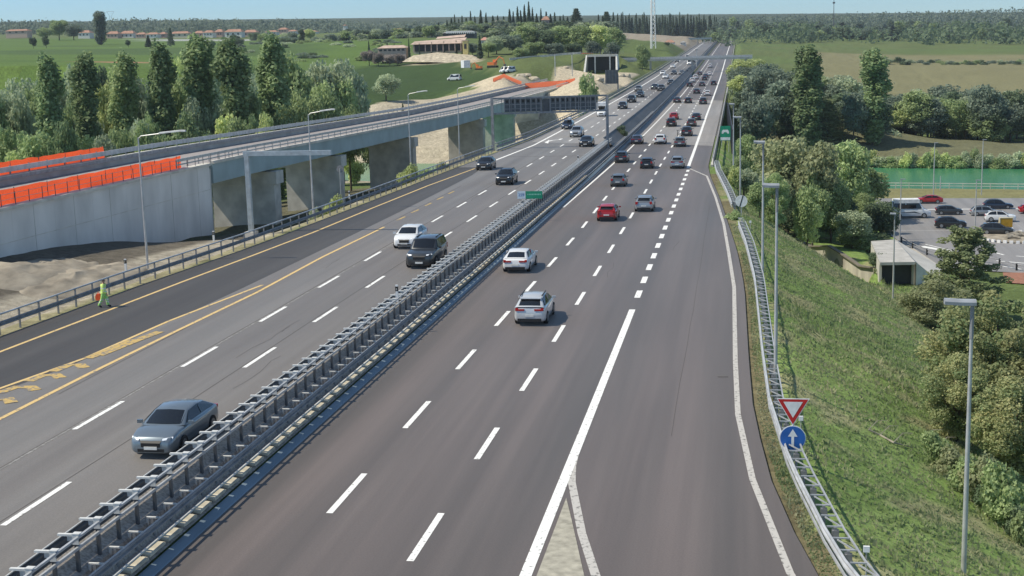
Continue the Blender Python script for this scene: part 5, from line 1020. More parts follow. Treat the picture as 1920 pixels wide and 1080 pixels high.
for k in range(44):
    x_ = 22+k*1.55+random.uniform(-.5, .5); y_ = float(river_far(x_))+1.5+random.uniform(-1, 2); plant('shrub%d' % (k % 3), x_, y_, gz(x_, y_), random.uniform(3.4, 5.2), random.uniform(3.6, 5.2), 'green shrub of the hedge along the far river bank', random.choice(['mid', 'lime', 'mid', 'grey']), 'shrub', 'hedge on the far river bank', 'shrub')
for px, top, d, wd, k, m, lab in [(1478, 240, 196, 140, 'broad0', 'olive', 'big olive brown tree behind the slim lamps'), (1530, 262, 190, 110, 'broad2', 'olive', 'smaller olive brown tree leaning on the big one'), (1592, 262, 215, 96, 'broad1', 'mid', 'tall green tree between the olive tree and the river'), (1628, 300, 220, 80, 'broad3', 'mid', 'green tree at the left end of the water'), (1560, 330, 195, 90, 'broad3', 'dark', 'dark shaded tree below the olive brown trees'), (1622, 360, 205, 92, 'near1', 'mid', 'bright bushy tree beside the camper van'), (1655, 372, 195, 70, 'broad0', 'dark', 'dark bushy tree touching the parked camper van'), (1450, 322, 160, 76, 'near1', 'mid', 'bushy green tree behind the nearest slim lamps'), (1425, 340, 150, 50, 'broad2', 'mid', 'green bush behind the round white sign'), (1490, 372, 192, 76, 'broad1', 'dark', 'dark bush at the top end of the wing wall'), (1400, 250, 205, 50, 'broad1', 'mid', 'green bush under the green service sign'), (1388, 288, 186, 40, 'broad0', 'mid', 'green bush filling the bend of the short guardrail'), (1612, 425, 188, 80, 'broad3', 'mid', 'leafy bush overhanging the concrete wing wall'), (1640, 432, 190, 60, 'broad0', 'dark', 'dark bush in front of the underpass roof'), (1560, 400, 195, 60, 'broad2', 'mid', 'bush on the slope above the wing wall')]: tree(k, px, top, d, wd, lab, m, 'tree')
for k, (px, top, d, wd, m) in enumerate([(1375, 392, 139, 36, 'mid'), (1390, 412, 134, 26, 'lime'), (1378, 300, 178, 30, 'lime'), (1362, 310, 182, 22, 'mid'), (1520, 492, 160, 26, 'mid'), (1550, 503, 158, 28, 'olive'), (1580, 518, 155, 26, 'mid'), (1500, 482, 166, 24, 'olive'), (1612, 536, 153, 24, 'mid')]): tree('shrub%d' % (k % 3), px, top, d, wd, 'low shrub on the slope near the wing wall' if k > 3 else 'bright shrub growing at the guardrail ends', m, 'shrub', 'shrubs at the wing wall' if k > 3 else 'shrubs at the guardrail ends', 'shrub', zmin=.7)
tree('pine', 1812, 425, 139, 190, 'dark pine with ragged outline in front of the parking area', 'pine', 'pine', None, 'pine_tree'); tree('near1', 1748, 520, 122, 150, 'olive bush at the foot of the ragged pine', 'olive', 'bush', None, 'bush'); tree('near0', 1868, 535, 82, 250, 'large yellowing tree at the lower right behind the nearest lamp', 'autumn'); tree('near1', 1905, 700, 72, 190, 'second yellowing tree cut by the right edge', 'autumn'); tree('near1', 1800, 660, 76, 150, 'yellowing lower bush left of the large tree', 'autumn', 'bush', None, 'bush', zmin=4); tree('shrub0', 1880, 860, 62, 90, 'small green bush under the yellowing trees', 'mid', 'shrub', None, 'shrub')
for k in range(20):
    px = 1395+random.random()*215; d = random.uniform(172, 216); top = lerp(px, [1395, 1500, 1610], [300, 305, 345])+random.uniform(-18, 60); m = random.choice(['mid', 'mid', 'grey', 'lime', 'olive'])
    tree('broad%d' % (k % 4), px, top, d, random.uniform(48, 78), 'leafy growth filling the slope between the guardrail and the parking area', m, 'bush', 'dense green mass on the slope', 'bush', zmin=3)
tree('near1', 1835, 590, 84, 210, 'yellowing tree between the large one and the ragged pine', 'autumn'); tree('near0', 1900, 600, 78, 220, 'tall yellowing tree behind the one cut by the right edge', 'autumn'); tree('broad0', 1648, 470, 169, 40, 'small dark bush at the left corner of the underpass', 'dark', 'bush', None, 'bush', zmin=2)
for k in range(12): tree('shrub%d' % (k % 3), 1760+k*14+random.uniform(-8, 8), 800+k*12+random.uniform(-30, 30), 68-k*.7, random.uniform(50, 90), 'low shrub at the foot of the yellowing trees', random.choice(['mid', 'olive', 'mid', 'dark']), 'shrub', 'undergrowth below the yellowing trees', 'shrub', zmin=1.)
# left verge shrubs
for px, top, d, wd, m, lab in [(765, 305, 186, 46, 'lime', 'bright shrub growing through the left guardrail'), (800, 312, 192, 40, 'mid', 'darker shrub beside the bright one at the left guardrail'), (625, 362, 165, 44, 'lime', 'thin bright bush between the piers behind the left guardrail'), (590, 385, 150, 28, 'grey', 'small grey bush at the base of the second pier'), (830, 300, 202, 30, 'olive', 'dry low shrub at the left guardrail before the gantry'), (660, 285, 300, 46, 'lime', 'bright tree seen between the piers beyond the viaduct')]: tree('shrub0' if wd < 47 else 'broad1', px, top, d, wd, lab, m, 'shrub', None, 'shrub', zmin=1.6)
P = on(1140, 262, .8); plant('shrub1', -21.2, P[1]+4, .9, 2.6, 2.6, 'dark green shrub at the foot of the gantry post', 'dark', 'shrub', None, 'shrub')
# far woods as one mass each
def wood(lab, span, n, d0, d1, top, sz, m, seed):
    rs = np.random.RandomState(seed); bl = []
    for k in range(n):
        px = rs.uniform(*span); d = rs.uniform(d0, d1); P = at(px, 60, d); z = gz(P[0], P[1]); zt = at(px, top(px)+rs.normal()*1.6, d)[2]; r = rs.uniform(.7, 1.3)*sz
        bl.append((P[0], P[1], min(z+r*.7, max(z, zt-r)), r*1.2, r*1.2, r)); 
        if zt-r > z+r*.7: bl.append((P[0]+rs.normal()*r, P[1]+rs.normal()*r, zt-r*.8, r, r, r*.8)) if k % 3 == 0 else None
    me = crown_mesh('far_wood', bl, n*46, sz*.33, seed); o = link('far_wood', me, [LM[m]]); return setp(o, lab, 'wood', kind='stuff')
wood('dark wooded ridge on the left horizon behind the houses', (-160, 830), 700, 1650, 2500, lambda p: lerp(p, [-160, 60, 130, 210, 260, 330, 380, 420, 480, 560, 660, 700, 760, 830], [42, 39, 41, 38, 35, 40, 36, 37, 39, 36, 40, 45, 44, 42]), 9, 'blue', 3)
wood('lower wooded slope on the right horizon', (1330, 2100), 260, 1150, 1700, lambda p: 47+8*sin(p*.02), 8, 'dark', 9)
wood('wooded ridge on the right horizon', (1330, 2100), 420, 1800, 2600, lambda p: lerp(p, [1330, 1600, 1900, 2100], [34, 26, 16, 12]), 9, 'blue', 4)
VV, TT, MI = [], [], []; mats_ = list(LM)
for kind, x, y, z, h, wd, mt in FAR:
    H0, cm, tm = TREES[kind]; co = np.empty(len(cm.vertices)*3, 'f4'); cm.vertices.foreach_get('co', co); q = co.reshape(-1, 4, 3)[::7]; tn = np.empty(len(cm.vertices), 'f4'); cm.attributes['tone'].data.foreach_get('value', tn); tn = tn.reshape(-1, 4)[::7]
    q = q.mean(1, keepdims=True)+(q-q.mean(1, keepdims=True))*2.1; w0 = {'b': 9.2, 'p': 4.6, 'c': 2.5}[kind[0]]; a = random.uniform(0, 6.28); k = np.array([wd/w0, wd/w0, h/H0]); q = q*k
    q = np.stack([q[..., 0]*cos(a)-q[..., 1]*sin(a)+x, q[..., 0]*sin(a)+q[..., 1]*cos(a)+y, q[..., 2]+z], -1); VV.append(q.reshape(-1, 3)); TT.append(tn.ravel()); MI.append(np.full(len(q), mats_.index(mt)))
VV = np.concatenate(VV); me = np_mesh('far_trees', VV, np.arange(len(VV)).reshape(-1, 4), False, {'tone': np.concatenate(TT)}, np.concatenate(MI))
setp(link('far_trees', me, [LM[k] for k in mats_]), 'distant leafy trees on the villa hillside and the far right hills', 'trees', kind='stuff')
# grass on the slope and along the verges
n = 90000; rs = np.random.RandomState(5); yy = 36+rs.rand(n)**1.4*135; xx = xR(yy)+1.75+rs.rand(n)**.9*24
keep = xx < 26; xx, yy = xx[keep], yy[keep]; n2 = 9000; y2 = 36+rs.rand(n2)**1.3*100; x2 = xR(y2)+rs.rand(n2)*1.0+.25; xx, yy = np.r_[xx, x2], np.r_[yy, y2]; zz = ground(xx, yy); n = len(xx)
pat = fbm(xx*.16, yy*.16); hgt = (.08+.2*rs.rand(n)*np.clip((pat-.25)*2.4, .25, 1.4))*np.where((fbm(xx*.5+40, yy*.5) > .6) & (rs.rand(n) < .4), 1.9, 1.)*np.where(np.arange(n) >= n-n2, .55, 1); a = rs.rand(n)*6.28; wd = .03+.035*rs.rand(n); ln = .35*hgt*rs.normal(size=n)
bx, by = np.cos(a)*wd*1.6, np.sin(a)*wd*1.6
V = np.stack([np.c_[xx-bx, yy-by, zz-.03], np.c_[xx+bx, yy+by, zz-.03], np.c_[xx+ln+rs.normal(size=n)*.05, yy+ln*.6+rs.normal(size=n)*.05, zz+hgt]], 1).reshape(-1, 3)
gm2 = leaf_mat('grass_blades', (.21, .295, .085), (.41, .4, .19), .5); tone = np.clip(.25+(fbm(xx*.22+7, yy*.22+3)-.45)*2.2+rs.normal(size=n)*.22, 0, 1)
setp(link('grass', np_mesh('grass', V, np.arange(3*n).reshape(n, 3), False, {'tone': np.repeat(tone, 3)}), [gm2]), 'rough green and straw coloured grass on the right slope', 'grass', kind='stuff')

# ------------------------------------------------------------------ parking area, underpass, wing wall
ZP = -11.56
def slab(name, pts, z, m, kind='structure'):
    g = G(); V = [(p[0], p[1], z) for p in pts]; g.face(V); o = g.build(name, m); return setp(o, kind=kind) if kind else o
def F_(px, py, z=ZP): return tuple(flat(px, py, z)[:2])
slab('parking_ground', [F_(1772, 506), F_(1690, 455), F_(1640, 420), F_(1640, 372), F_(1990, 371), F_(2100, 372), F_(2100, 520), F_(1920, 512), F_(1850, 508)], ZP, ASPP)
g = G()
def pxline(a, b, wd, z=ZP+.012):
    A, B = Vector((*F_(*a), z)), Vector((*F_(*b), z)); t = (B-A).normalized(); n_ = Vector((-t.y, t.x, 0))*wd/2; g.face([A-n_, B-n_, B+n_, A+n_])
for a, b, w_ in (((1690, 393), (1960, 391), .7), ((1728, 462), (1795, 474), 1.1), ((1735, 458), (1785, 470), .25), ((1848, 469), (1882, 478), .35), ((1868, 489), (1960, 497), .4), ((1880, 499), (1915, 505), .3), ((1905, 480), (1960, 485), .3), ((1690, 432), (1960, 434), .12)): pxline(a, b, w_)
setp(g.build('parking_markings', MKW), kind='structure')
slab('footway', [F_(1680, 450), F_(1692, 452), F_(1772, 505), F_(1748, 532), F_(1690, 528), F_(1712, 494)], ZP+.03, M('paving', (.42, .39, .34), .9))
RP = M('red_paving', (.3, .14, .09), .9)
slab('footway_red', [F_(1880, 511), F_(1960, 512), F_(1960, 535), F_(1885, 530)], ZP+.02, MATS['red_paving'])
# traffic island
ctr = Vector((*F_(1905, 446), ZP)); t = empty('traffic_island', ctr, label='oval traffic island with white edge blocks and dry planting', cat='traffic island')
ra, rb_ = 5.4, 5.8
g = G(); n = 28; g.add([(0, 0, .2)]+[(ra*cos(a), rb_*sin(a), .12) for a in np.linspace(0, 2*pi, n, False)], [(0, 1+k, 1+(k+1) % n) for k in range(n)]); g.build('bed', SAND, t)
for k in range(40):
    a = 2*pi*k/40; G().box((ra*1.03*cos(a), rb_*1.03*sin(a), .17), (.3, .5, .42), a).build('edge_block', WHITE, t)
for k in range(7):
    a = random.uniform(0, 6.28); r_ = random.uniform(.5, 4); G().tube([(r_*cos(a)-.9, r_*sin(a), .35), (r_*cos(a), r_*sin(a)+.3, .5), (r_*cos(a)+1.0, r_*sin(a)-.2, .3)], [.2, .24, .1], 6).build('log', BARKL, t)
c_ = Vector((*F_(1886, 436), ZP)); t = empty('cabinet', c_, .1, 'amber orange cabinet with pale frame at the traffic island', 'cabinet')
G().box((0, 0, 1.25), (1.75, .5, 1.85)).build('box', M('amber_enamel', (.62, .33, .02), .5), t); G().box((-.98, 0, 1.25), (.16, .54, 1.95)).box((0, 0, 2.24), (2.0, .54, .1)).build('frame', M('cream_enamel', (.62, .55, .38), .5), t)
for x in (-.6, .6): G().box((x, 0, .17), (.16, .4, .36)).build('leg', STEEL, t)
# river fence and low rails
t = empty('fence', (0, 0, 0), label='long pale fence between the parking area and the river', cat='fence')
yf = lambda x: river_near(x)-8.5-(x-30)*.0
xsf = np.arange(6, 110, 2.5); G().sweep([(-.05, -.06), (.05, -.06), (.05, .06), (-.05, .06)], [(x, yf(x)-6, -10.6) for x in xsf], True).build('top_rail', CONCL, t)
G().sweep([(-.03, -.05), (.03, -.05), (.03, .05), (-.03, .05)], [(x, yf(x)-6, -11.1) for x in xsf], True).build('lower_rail', CONCL, t)
posts(t, 'post', [(x, yf(x)-6, -11.7, 0) for x in xsf], lambda: G().box((0, 0, .6), (.1, .1, 1.2)), CONCL)
def lowrail(pts, lab):
    t = empty('low_railing', (0, 0, 0), label=lab, cat='railing'); P = [(*F_(*p), ZP) for p in pts]
    G().tube([(x, y, z+.75) for x, y, z in P], .06, 6).build('rail', GALVD, t); G().tube([(x, y, z+.4) for x, y, z in P], .04, 6).build('rail', GALVD, t)
    for x, y, z in P: G().box((x, y, z+.4), (.22, .22, .95)).build('post', BLK, t)
lowrail([(1690, 455), (1711, 466), (1738, 478), (1770, 490)], 'low railing with dark posts curving from the underpass roof')
lowrail([(1845, 492), (1874, 497), (1906, 507), (1940, 512)], 'low railing with dark posts along the road at the right edge')
# parking lamps
PL_ = 'lamps of the parking area'
for bx, by, ty, lab in ((1687, 450, 336, 'parking lamp in front of the camper van'), (1750, 367, 268, 'parking lamp at the river fence behind the red car'), (1828, 432, 338, 'parking lamp between the black people carrier and the silver estate'), (1840, 366, 262, 'thin lamp at the river fence on the right'), (1763, 357, 330, 'short thin post at the river fence')):
    P = flat(bx, by, ZP); D = ray(bx-2, ty); h_ = (CO+D*(P[1]/D[1]))[2]-ZP; t = empty('street_lamp', (P[0], P[1], ZP), label=lab, cat='street lamp', group=PL_); G().tube([(0, 0, 0), (0, 0, h_*.5), (0, 0, h_)], [.11, .09, .06], 8).build('pole', GALV, t)
    if h_ > 5: G().box((.25, 0, h_), (.7, .22, .12)).build('lamp_head', MATS['lamp_grey'], t)
P = flat(1674, 565, -11.4); D = ray(1676, 402); h_ = (CO+D*(P[1]/D[1]))[2]+11.4; lamp('street_lamp', P[0], P[1], -11.4, h_, .5, 'slim grey lamp in front of the underpass roof', PL_, 1, False)
# underpass entrance
t = empty('underpass', (0, 0, 0), label='flat roofed concrete underpass entrance with dark opening below the slope', cat='underpass')
ZR = -8.7; P = [flat(*p, ZR) for p in ((1633, 452), (1679, 449), (1716, 491), (1650, 492))]
def prism(pts, z0, z1): 
    n = len(pts); return G().add([(p[0], p[1], z0) for p in pts]+[(p[0], p[1], z1) for p in pts], [tuple(range(n))[::-1], tuple(range(n, 2*n))]+[(k, (k+1) % n, n+(k+1) % n, n+k) for k in range(n)])
prism(P, ZR-.35, ZR).build('roof', M('roof_concrete', (.42, .41, .39), .9, 0, .2, .8), t)
for a_, b_ in (((1768, 503), (1748, 524)),):
    e1, e2 = F_(*a_), F_(*b_); G().add([tuple(P[1]), tuple(P[2]), (*e2, ZP+.06), (*e1, ZP+.06), tuple(P[1]-np.array([0, 0, .3])), tuple(P[2]-np.array([0, 0, .3])), (*e2, ZP-.2), (*e1, ZP-.2)], [(0, 1, 2, 3), (4, 7, 6, 5), (1, 5, 6, 2), (0, 3, 7, 4)]).build('apron', CONC, t)
Q = [Vector((p[0], p[1], 0)) for p in P]; cen = sum(Q, Vector())/4; q = [cen+(v-cen)*.93 for v in Q]
for a, b in ((0, 1), (1, 2), (3, 0)):
    d_ = (q[b]-q[a]); m_ = (q[a]+q[b])/2; G().box((m_.x, m_.y, (ZP+ZR-.36)/2), (d_.length, .3, ZR-.36-ZP), math.atan2(d_.y, d_.x)).build('wall', CONC, t)
prism([cen+(v-cen)*.88 for v in Q], ZP+.04, ZP+.08).build('floor', DARKW, t)
m_ = (q[3]+q[2])/2; G().box((m_.x, m_.y+.8, (ZP+ZR)/2-.2), ((q[2]-q[3]).length*.96, .2, ZR-ZP-.5), 0).build('opening', DARKW, t)  # near black sheet paints the unlit interior, as does the floor
R0 = Vector((P[2][0], P[2][1], 0)); R1 = Vector((*F_(1748, 524), 0)); n_ = (R1-R0).normalized(); s_ = Vector((-n_.y, n_.x, 0))*.15
G().add([tuple(R0+s_*k+Vector((0, 0, z))) for k in (-1, 1) for z in (ZP, ZR-.05)]+[tuple(R1+s_*k+Vector((0, 0, z))) for k in (-1, 1) for z in (ZP, ZP+.4)], [(0, 4, 5, 1), (2, 3, 7, 6), (1, 5, 7, 3), (4, 6, 7, 5)]).build('ramp_wall', CONCL, t)
# wing wall on the slope
t = empty('wing_wall', (0, 0, 0), label='stained concrete wing wall stepping down the slope to the underpass', cat='wall')
top = [(1497, 449, 186), (1522, 463, 182), (1557, 462, 178), (1580, 476, 175), (1615, 500, 169), (1638, 503, 166)]; hgt_ = WH; V = []
for (a, b, d), hh in zip(top, hgt_):
    P = at(a, b, d)
    for dy in (0, .35): V += [(P[0], P[1]+dy, P[2]), (P[0], P[1]+dy, P[2]-hh-2.5)]
Fs = []
for i in range(5): o_ = 4*i; Fs += [(o_, o_+1, o_+5, o_+4), (o_+2, o_+6, o_+7, o_+3), (o_, o_+4, o_+6, o_+2)]
Fs += [(0, 2, 3, 1), (20, 21, 23, 22)]
G().add(V, Fs).build('wall', M('stained_concrete', (.42, .39, .33), .9, 0, .35, .6, (1, 1, .3)), t)
G().sweep([(-.1, 0), (.45, 0), (.45, .16), (-.1, .16)], [tuple(at(a, b, d)+np.array([0, .15, 0])) for a, b, d in top], True).build('coping', M('coping_dark', (.17, .15, .12), .95), t)
P = flat(1656, 566, -11.2); setp(G().add([(P[0]-.9, P[1], -11.6), (P[0]+1.3, P[1], -11.6), (P[0]+.9, P[1]-.9, -11.6), (P[0]-.9, P[1], -10.7), (P[0]+1.3, P[1], -11.0), (P[0]+.9, P[1]-.9, -11.1)], [(0, 2, 1), (3, 4, 5), (0, 1, 4, 3), (1, 2, 5, 4), (2, 0, 3, 5)]).build('concrete_block', WALLW), 'small white concrete block at the foot of the grass slope', 'concrete block')
# dead branches on the slope
def slope_pt(px, py):
    D = ray(px, py); lo = 40.
    for t_ in np.arange(40, 140, .5):
        P = CO+D*t_
        if P[2] < gz(P[0], P[1]): return P
    return P
for lab, pp in (('forked dead branch lying across the grass slope', ((1628, 812), (1650, 822), (1675, 836), (1712, 846))), ('thin straight dead branch right of the forked one', ((1734, 828), (1760, 842), (1786, 858)))):
    Q = [slope_pt(*p)+np.array([0, 0, .18]) for p in pp]; g = G().tube(Q, [.05]*(len(Q)-1)+[.02], 5)
    for k in range(len(Q)-1): a = Vector(Q[k]); g.tube([a, a+Vector((.5, .5, .35)), a+Vector((1.0, .7, .3))], [.03, .022, .01], 4)
    setp(g.build('dead_branch', BARKL), lab, 'branch', 'dead branches on the slope')

# ------------------------------------------------------------------ far buildings and works
def house(px0, px1, ytop, ybot, d, lab, wall=WALLW, rf=ROOF, rz=0., group='houses along the far edge of the fields', deep=9., nwin=3, name='house'):
    A = at((px0+px1)/2, ybot, d); z = A[2]; wdt = (px1-px0)*d/F; hh = (ybot-ytop)*d/F; t = empty(name, (A[0], A[1], z), rz, lab, 'house', group)
    wl = hh*.62; o = G().box((0, 0, wl/2-2), (wdt, deep, wl+4)).build('wall', wall, t)
    e_ = .5; G().add([(-wdt/2-e_, -deep/2-e_, wl-.05), (wdt/2+e_, -deep/2-e_, wl-.05), (wdt/2+e_, deep/2+e_, wl-.05), (-wdt/2-e_, deep/2+e_, wl-.05), (-wdt/2+deep*.25, 0, hh), (wdt/2-deep*.25, 0, hh)], [(0, 1, 5, 4), (2, 3, 4, 5), (1, 2, 5), (3, 0, 4), (0, 3, 2, 1)]).build('roof', rf, t)
    for k in range(nwin):
        x = (k-(nwin-1)/2)*wdt/(nwin+.3); G().box((x, -deep/2-.02, wl*.52), (wdt*.1, .1, wl*.42)).build('window', DARKW, t)
    return t
ROOFP = M('roof_pale', (.5, .38, .31), .85, 0, .2, .5); ROOFG = M('roof_grey', (.3, .3, .3), .7)
for a in [(14, 57, 55, 63, 1250, 'long low house with a red roof at the far left', WALLP), (150, 173, 57, 69, 1250, 'small pale house left of the lone field poplar', WALLW), (203, 226, 59, 71, 1260, 'greyish house directly right of the lone field poplar', WALLP), (228, 255, 58, 71, 1270, 'wider greyish house second right of the lone field poplar', WALLW), (258, 276, 61, 70, 1255, 'small red roofed house left of the white one', WALLP), (277, 300, 61, 70, 1250, 'low white house left of the conical tree', WALLW), (301, 314, 60, 70, 1260, 'narrow red house just left of the tall conical tree', WALLP), (322, 358, 59, 69, 1245, 'long villa with a broad pale roof right of the tall conical tree', WALLY), (366, 384, 58, 69, 1260, 'pinkish house between two white ones', WALLP), (384, 403, 57, 68, 1250, 'white two storey house with dark balcony', WALLW), (405, 421, 55, 68, 1265, 'pink house left of the large white house', WALLP), (424, 457, 55, 68, 1245, 'large white house with long balcony', WALLW), (459, 484, 56, 68, 1270, 'pink house right of the large white house', WALLP), (500, 522, 57, 65, 1300, 'grey roofed house on the low rise', WALLW), (524, 541, 52, 61, 1330, 'upper house on the low rise', WALLP), (542, 558, 56, 63, 1320, 'small house right of the upper one on the low rise', WALLW), (567, 581, 56, 64, 1300, 'left one of a white pair of houses before the wood', WALLW), (583, 596, 57, 64, 1300, 'right one of a white pair of houses before the wood', WALLW), (738, 760, 53, 60, 1150, 'pink house on the meadow below the ridge', WALLP), (752, 762, 56, 62, 1120, 'small white house at the wood edge beside the meadow', WALLW), (645, 650, 46, 51, 1500, 'tiny white house high in the wood', WALLW)]: house(*a)
# villa with arcade, lower wing and tower
c_ = at(822, 95, 606); t = empty('villa', (c_[0], c_[1], c_[2]), .05, 'long villa with shady arcade and pale tiled roof above a stone bank', 'villa')
wv = 92*606/F; G().box((0, 3, 1.3), (wv, 7, 5.0)).build('wall', WALLY, t); G().add([(-wv/2-1, -3.5, 3.0), (wv/2+1, -3.5, 3.0), (wv/2+1, 7, 5.6), (-wv/2-1, 7, 4.4)], [(0, 1, 2, 3)]).build('roof', ROOFP, t)
G().box((0, -.7, 1.3), (wv*.97, .5, 2.9)).build('arcade_shade', DARKW, t)  # near black box paints the shade inside the arcade
for k in range(9): G().box(((k-4)*wv/8.2, -3.1, 1.2), (.35, .35, 3.4)).build('column', WALLP, t)
G().add([(-wv*.1, 7, 5.3), (wv*.5, 7, 5.8), (wv*.5, 12, 7.0), (-wv*.1, 12, 6.2)], [(0, 1, 2, 3)]).build('upper_roof', ROOFP, t)
c_ = at(740, 98, 612); house(712, 766, 85, 98, 612, 'low pink wing with arches left of the long villa', WALLP, ROOFP, 0, None, 8, 6, 'villa_wing')
c_ = at(874, 98, 600); t = empty('tower', (c_[0], c_[1], c_[2]), label='small yellow tower with dark opening at the right end of the villa', cat='tower'); G().box((0, 0, 1.8), (2.4, 3, 6.4)).build('wall', M('plaster_yellow', (.62, .52, .22), .85), t); G().box((0, -1.52, 2.6), (1.1, .1, 2.2)).build('opening', DARKW, t); G().box((0, 0, 5.1), (2.8, 3.4, .3)).build('roof', ROOFP, t)
t = setp(G().add([(*at(a, b, d),) for a, b, d in ((752, 116, 596), (775, 104, 600), (820, 98, 601), (885, 103, 598), (905, 112, 590), (900, 119, 575), (850, 118, 578), (800, 116, 582))], [(0, 1, 7), (1, 2, 6, 7), (2, 3, 5, 6), (3, 4, 5)]).build('stone_bank', STONE), 'pale rubble stone bank below the villa arcade', 'stone bank')
house(833, 892, 58, 67, 800, 'long dark building with a row of white posts up the hillside', DARKW, ROOFG, .0, None, 9, 0, 'greenhouse'); 
c_ = at(862, 64, 796)
g = empty('post_row', (0, 0, 0), label='row of short white posts on the long dark hillside building', cat='posts')
for k in range(14): P = at(838+k*3.9, 60.5, 793); G().box((P[0], P[1], P[2]), (.5, .5, 1.6)).build('post', WHITE, g)
house(901, 917, 70, 84, 690, 'pink roofed house half hidden by trees right of the large cypress', WALLW, M('roof_pink', (.5, .26, .2), .85), .2, None, 7, 2); house(1017, 1031, 31, 48, 925, 'pink tower house on the skyline among cypresses', WALLP, ROOF, 0, None, 6, 2); house(926, 946, 38, 46, 1000, 'long pale roofed house on the skyline ridge', WALLP, ROOFP, 0, None, 8, 3)
# tunnel mouth
c_ = at(1128, 134, 560); t = empty('tunnel_portal', (c_[0], c_[1], c_[2]-.5), label='dark tunnel mouth framed by white slanting concrete sides', cat='tunnel'); wt = 62*560/F; ht = 33*560/F
for sx in (-1, 1): G().add([(sx*wt*.52, -5, 0), (sx*wt*.46, -5, 0), (sx*wt*.47, 0, ht), (sx*wt*.43, 0, ht), (sx*wt*.52, 6, 0), (sx*wt*.46, 6, 0), (sx*wt*.47, 6, ht), (sx*wt*.43, 6, ht)], [(0, 1, 3, 2), (4, 6, 7, 5), (0, 2, 6, 4), (1, 5, 7, 3), (2, 3, 7, 6)]).build('side_wall', WALLW, t)
G().box((0, 3, ht-.3), (wt*.88, 7, .9)).build('lintel', CONC, t); G().box((0, 5, ht/2), (wt*.9, .4, ht)).build('opening', DARKW, t)  # near black sheet paints the unlit tunnel interior
for x in (-.19, .26): G().box((x*wt, -.4, ht*.42), (.5, .5, ht*.95)).build('post', GALV, t)
g = G()
for k in range(20): g.box(((k/19-.5)*wt*1.3, 1, ht+.7), (.1, .1, 1.2))
g.build('parapet_posts', GALVD, t)
setp(G().sweep([(-.06, 0), (.06, 0), (.06, .85), (-.06, .85)], [tuple(at(a, b, d)) for a, b, d in ((955, 113, 520), (985, 110, 530), (1020, 107, 540), (1060, 103, 558), (1090, 101, 570))], True).build('guardrail', CONCL), 'pale parapet line on the crest left of the tunnel mouth', 'guardrail')
for px, lab in ((1041, 'thin post standing left of the tunnel, nearer the sand pit'), (1073, 'thin post standing directly left of the tunnel mouth')):
    P = at(px, 138, 500); t = empty('post', P, label=lab, cat='post'); G().tube([(0, 0, -1), (0, 0, 7.2)], .16, 6).build('pole', GALV, t); G().box((0, 0, 7.1), (.5, .3, .3)).build('head', GALVD, t)
# footbridge over the motorway
yb_ = 630.; t = empty('footbridge', (0, 0, 0), label='flat pale footbridge crossing the motorway in the distance', cat='bridge'); zb_ = zr(yb_)+6.0
G().box((-29, yb_, zb_+.0), (70, 3.6, .8)).build('deck', CONCL, t)
for dy in (-1.9, 1.9): G().box((-29, yb_+dy, zb_+.85), (70, .1, 1.0)).build('railing', GALV, t)
for x in (-21., 3., -40.): G().box((x, yb_, zb_/2-3.3), (.9, 1.4, zb_+5.8)).build('pier', CONC, t)
P = on(1306, 124, 1.); t = empty('mast', P, label='slim mast in the median before the footbridge', cat='mast'); G().tube([(0, 0, -1), (0, 0, 8)], [.3, .2], 8).build('pole', GALV, t); G().box((0, 0, 8), (1.4, .4, .5)).build('head', GALVD, t)
# lattice mast
P = at(1224, 88, 840); t = empty('lattice_mast', P, label='tall white lattice mast rising into the sky beyond the tunnel', cat='mast'); g = G(); Hm = 62.
cor = lambda k, z: (cos(k*2.094+.3)*(1.9-1.2*z/Hm), sin(k*2.094+.3)*(1.9-1.2*z/Hm), z)
for k in range(3): g.tube([cor(k, -1), cor(k, Hm)], .3, 5)
g.build('leg_frame', WHITE, t); g = G()
for i in range(24):
    for k in range(3): g.tube([cor(k, i*Hm/24), cor((k+1) % 3, (i+1)*Hm/24)], .13, 4)
g.build('bracing', WHITE, t)
# construction site
CONT = M('container_white', (.75, .76, .78), .5); ORG = M('machine_orange', (.62, .17, .04), .5)
c_ = at(873, 126, 478); t = empty('container', c_, .5, 'white site container at the upper corner of the vineyard', 'container'); G().box((0, 0, 1.1), (2.3, 3.6, 2.6)).build('box', CONT, t); g = G()
for k in range(9): g.box((1.18, -1.6+k*.4, 1.1), (.06, .14, 2.4))
g.build('ribs', M('container_shade_grey', (.3, .33, .38), .5), t); G().box((1.17, 0, 1.1), (.03, 3.5, 2.5)).build('painted_shade_side', MATS['container_shade_grey'], t)  # grey sheet and ribs paint shade onto one side of the white container
def excavator(P, rz, lab, s=1.):
    t = empty('excavator', P, rz, lab, 'excavator', 'excavators on the building site', s)
    for x in (-1.1, 1.1): G().sweep([(-.3, 0), (.3, 0), (.3, .85), (-.3, .85)], [(x, -1.9, 0), (x, 1.9, 0)], True).build('track', BLK, t)
    G().box((0, -.3, 1.6), (2.5, 3.0, 1.2)).build('body', ORG, t); c = G().box((-.7, .7, 2.5), (1.0, 1.5, 1.5)).build('cab', ORG, t); G().box((-.7, 1.46, 2.6), (.85, .03, 1.0)).build('window', GLASS, c)
    G().tube([(.3, .9, 1.9), (.3, 3.2, 4.3), (.3, 5.0, 3.3)], [.3, .26, .2], 6).build('boom', ORG, t); G().tube([(.3, 5.0, 3.4), (.3, 5.6, 1.2)], .17, 6).build('arm', ORG, t); G().sweep([(-.5, -.3), (.5, -.3), (.5, .5), (-.5, .5)], [(.3, 5.3, .8), (.3, 6.0, .9)], True).build('bucket', STEEL, t)
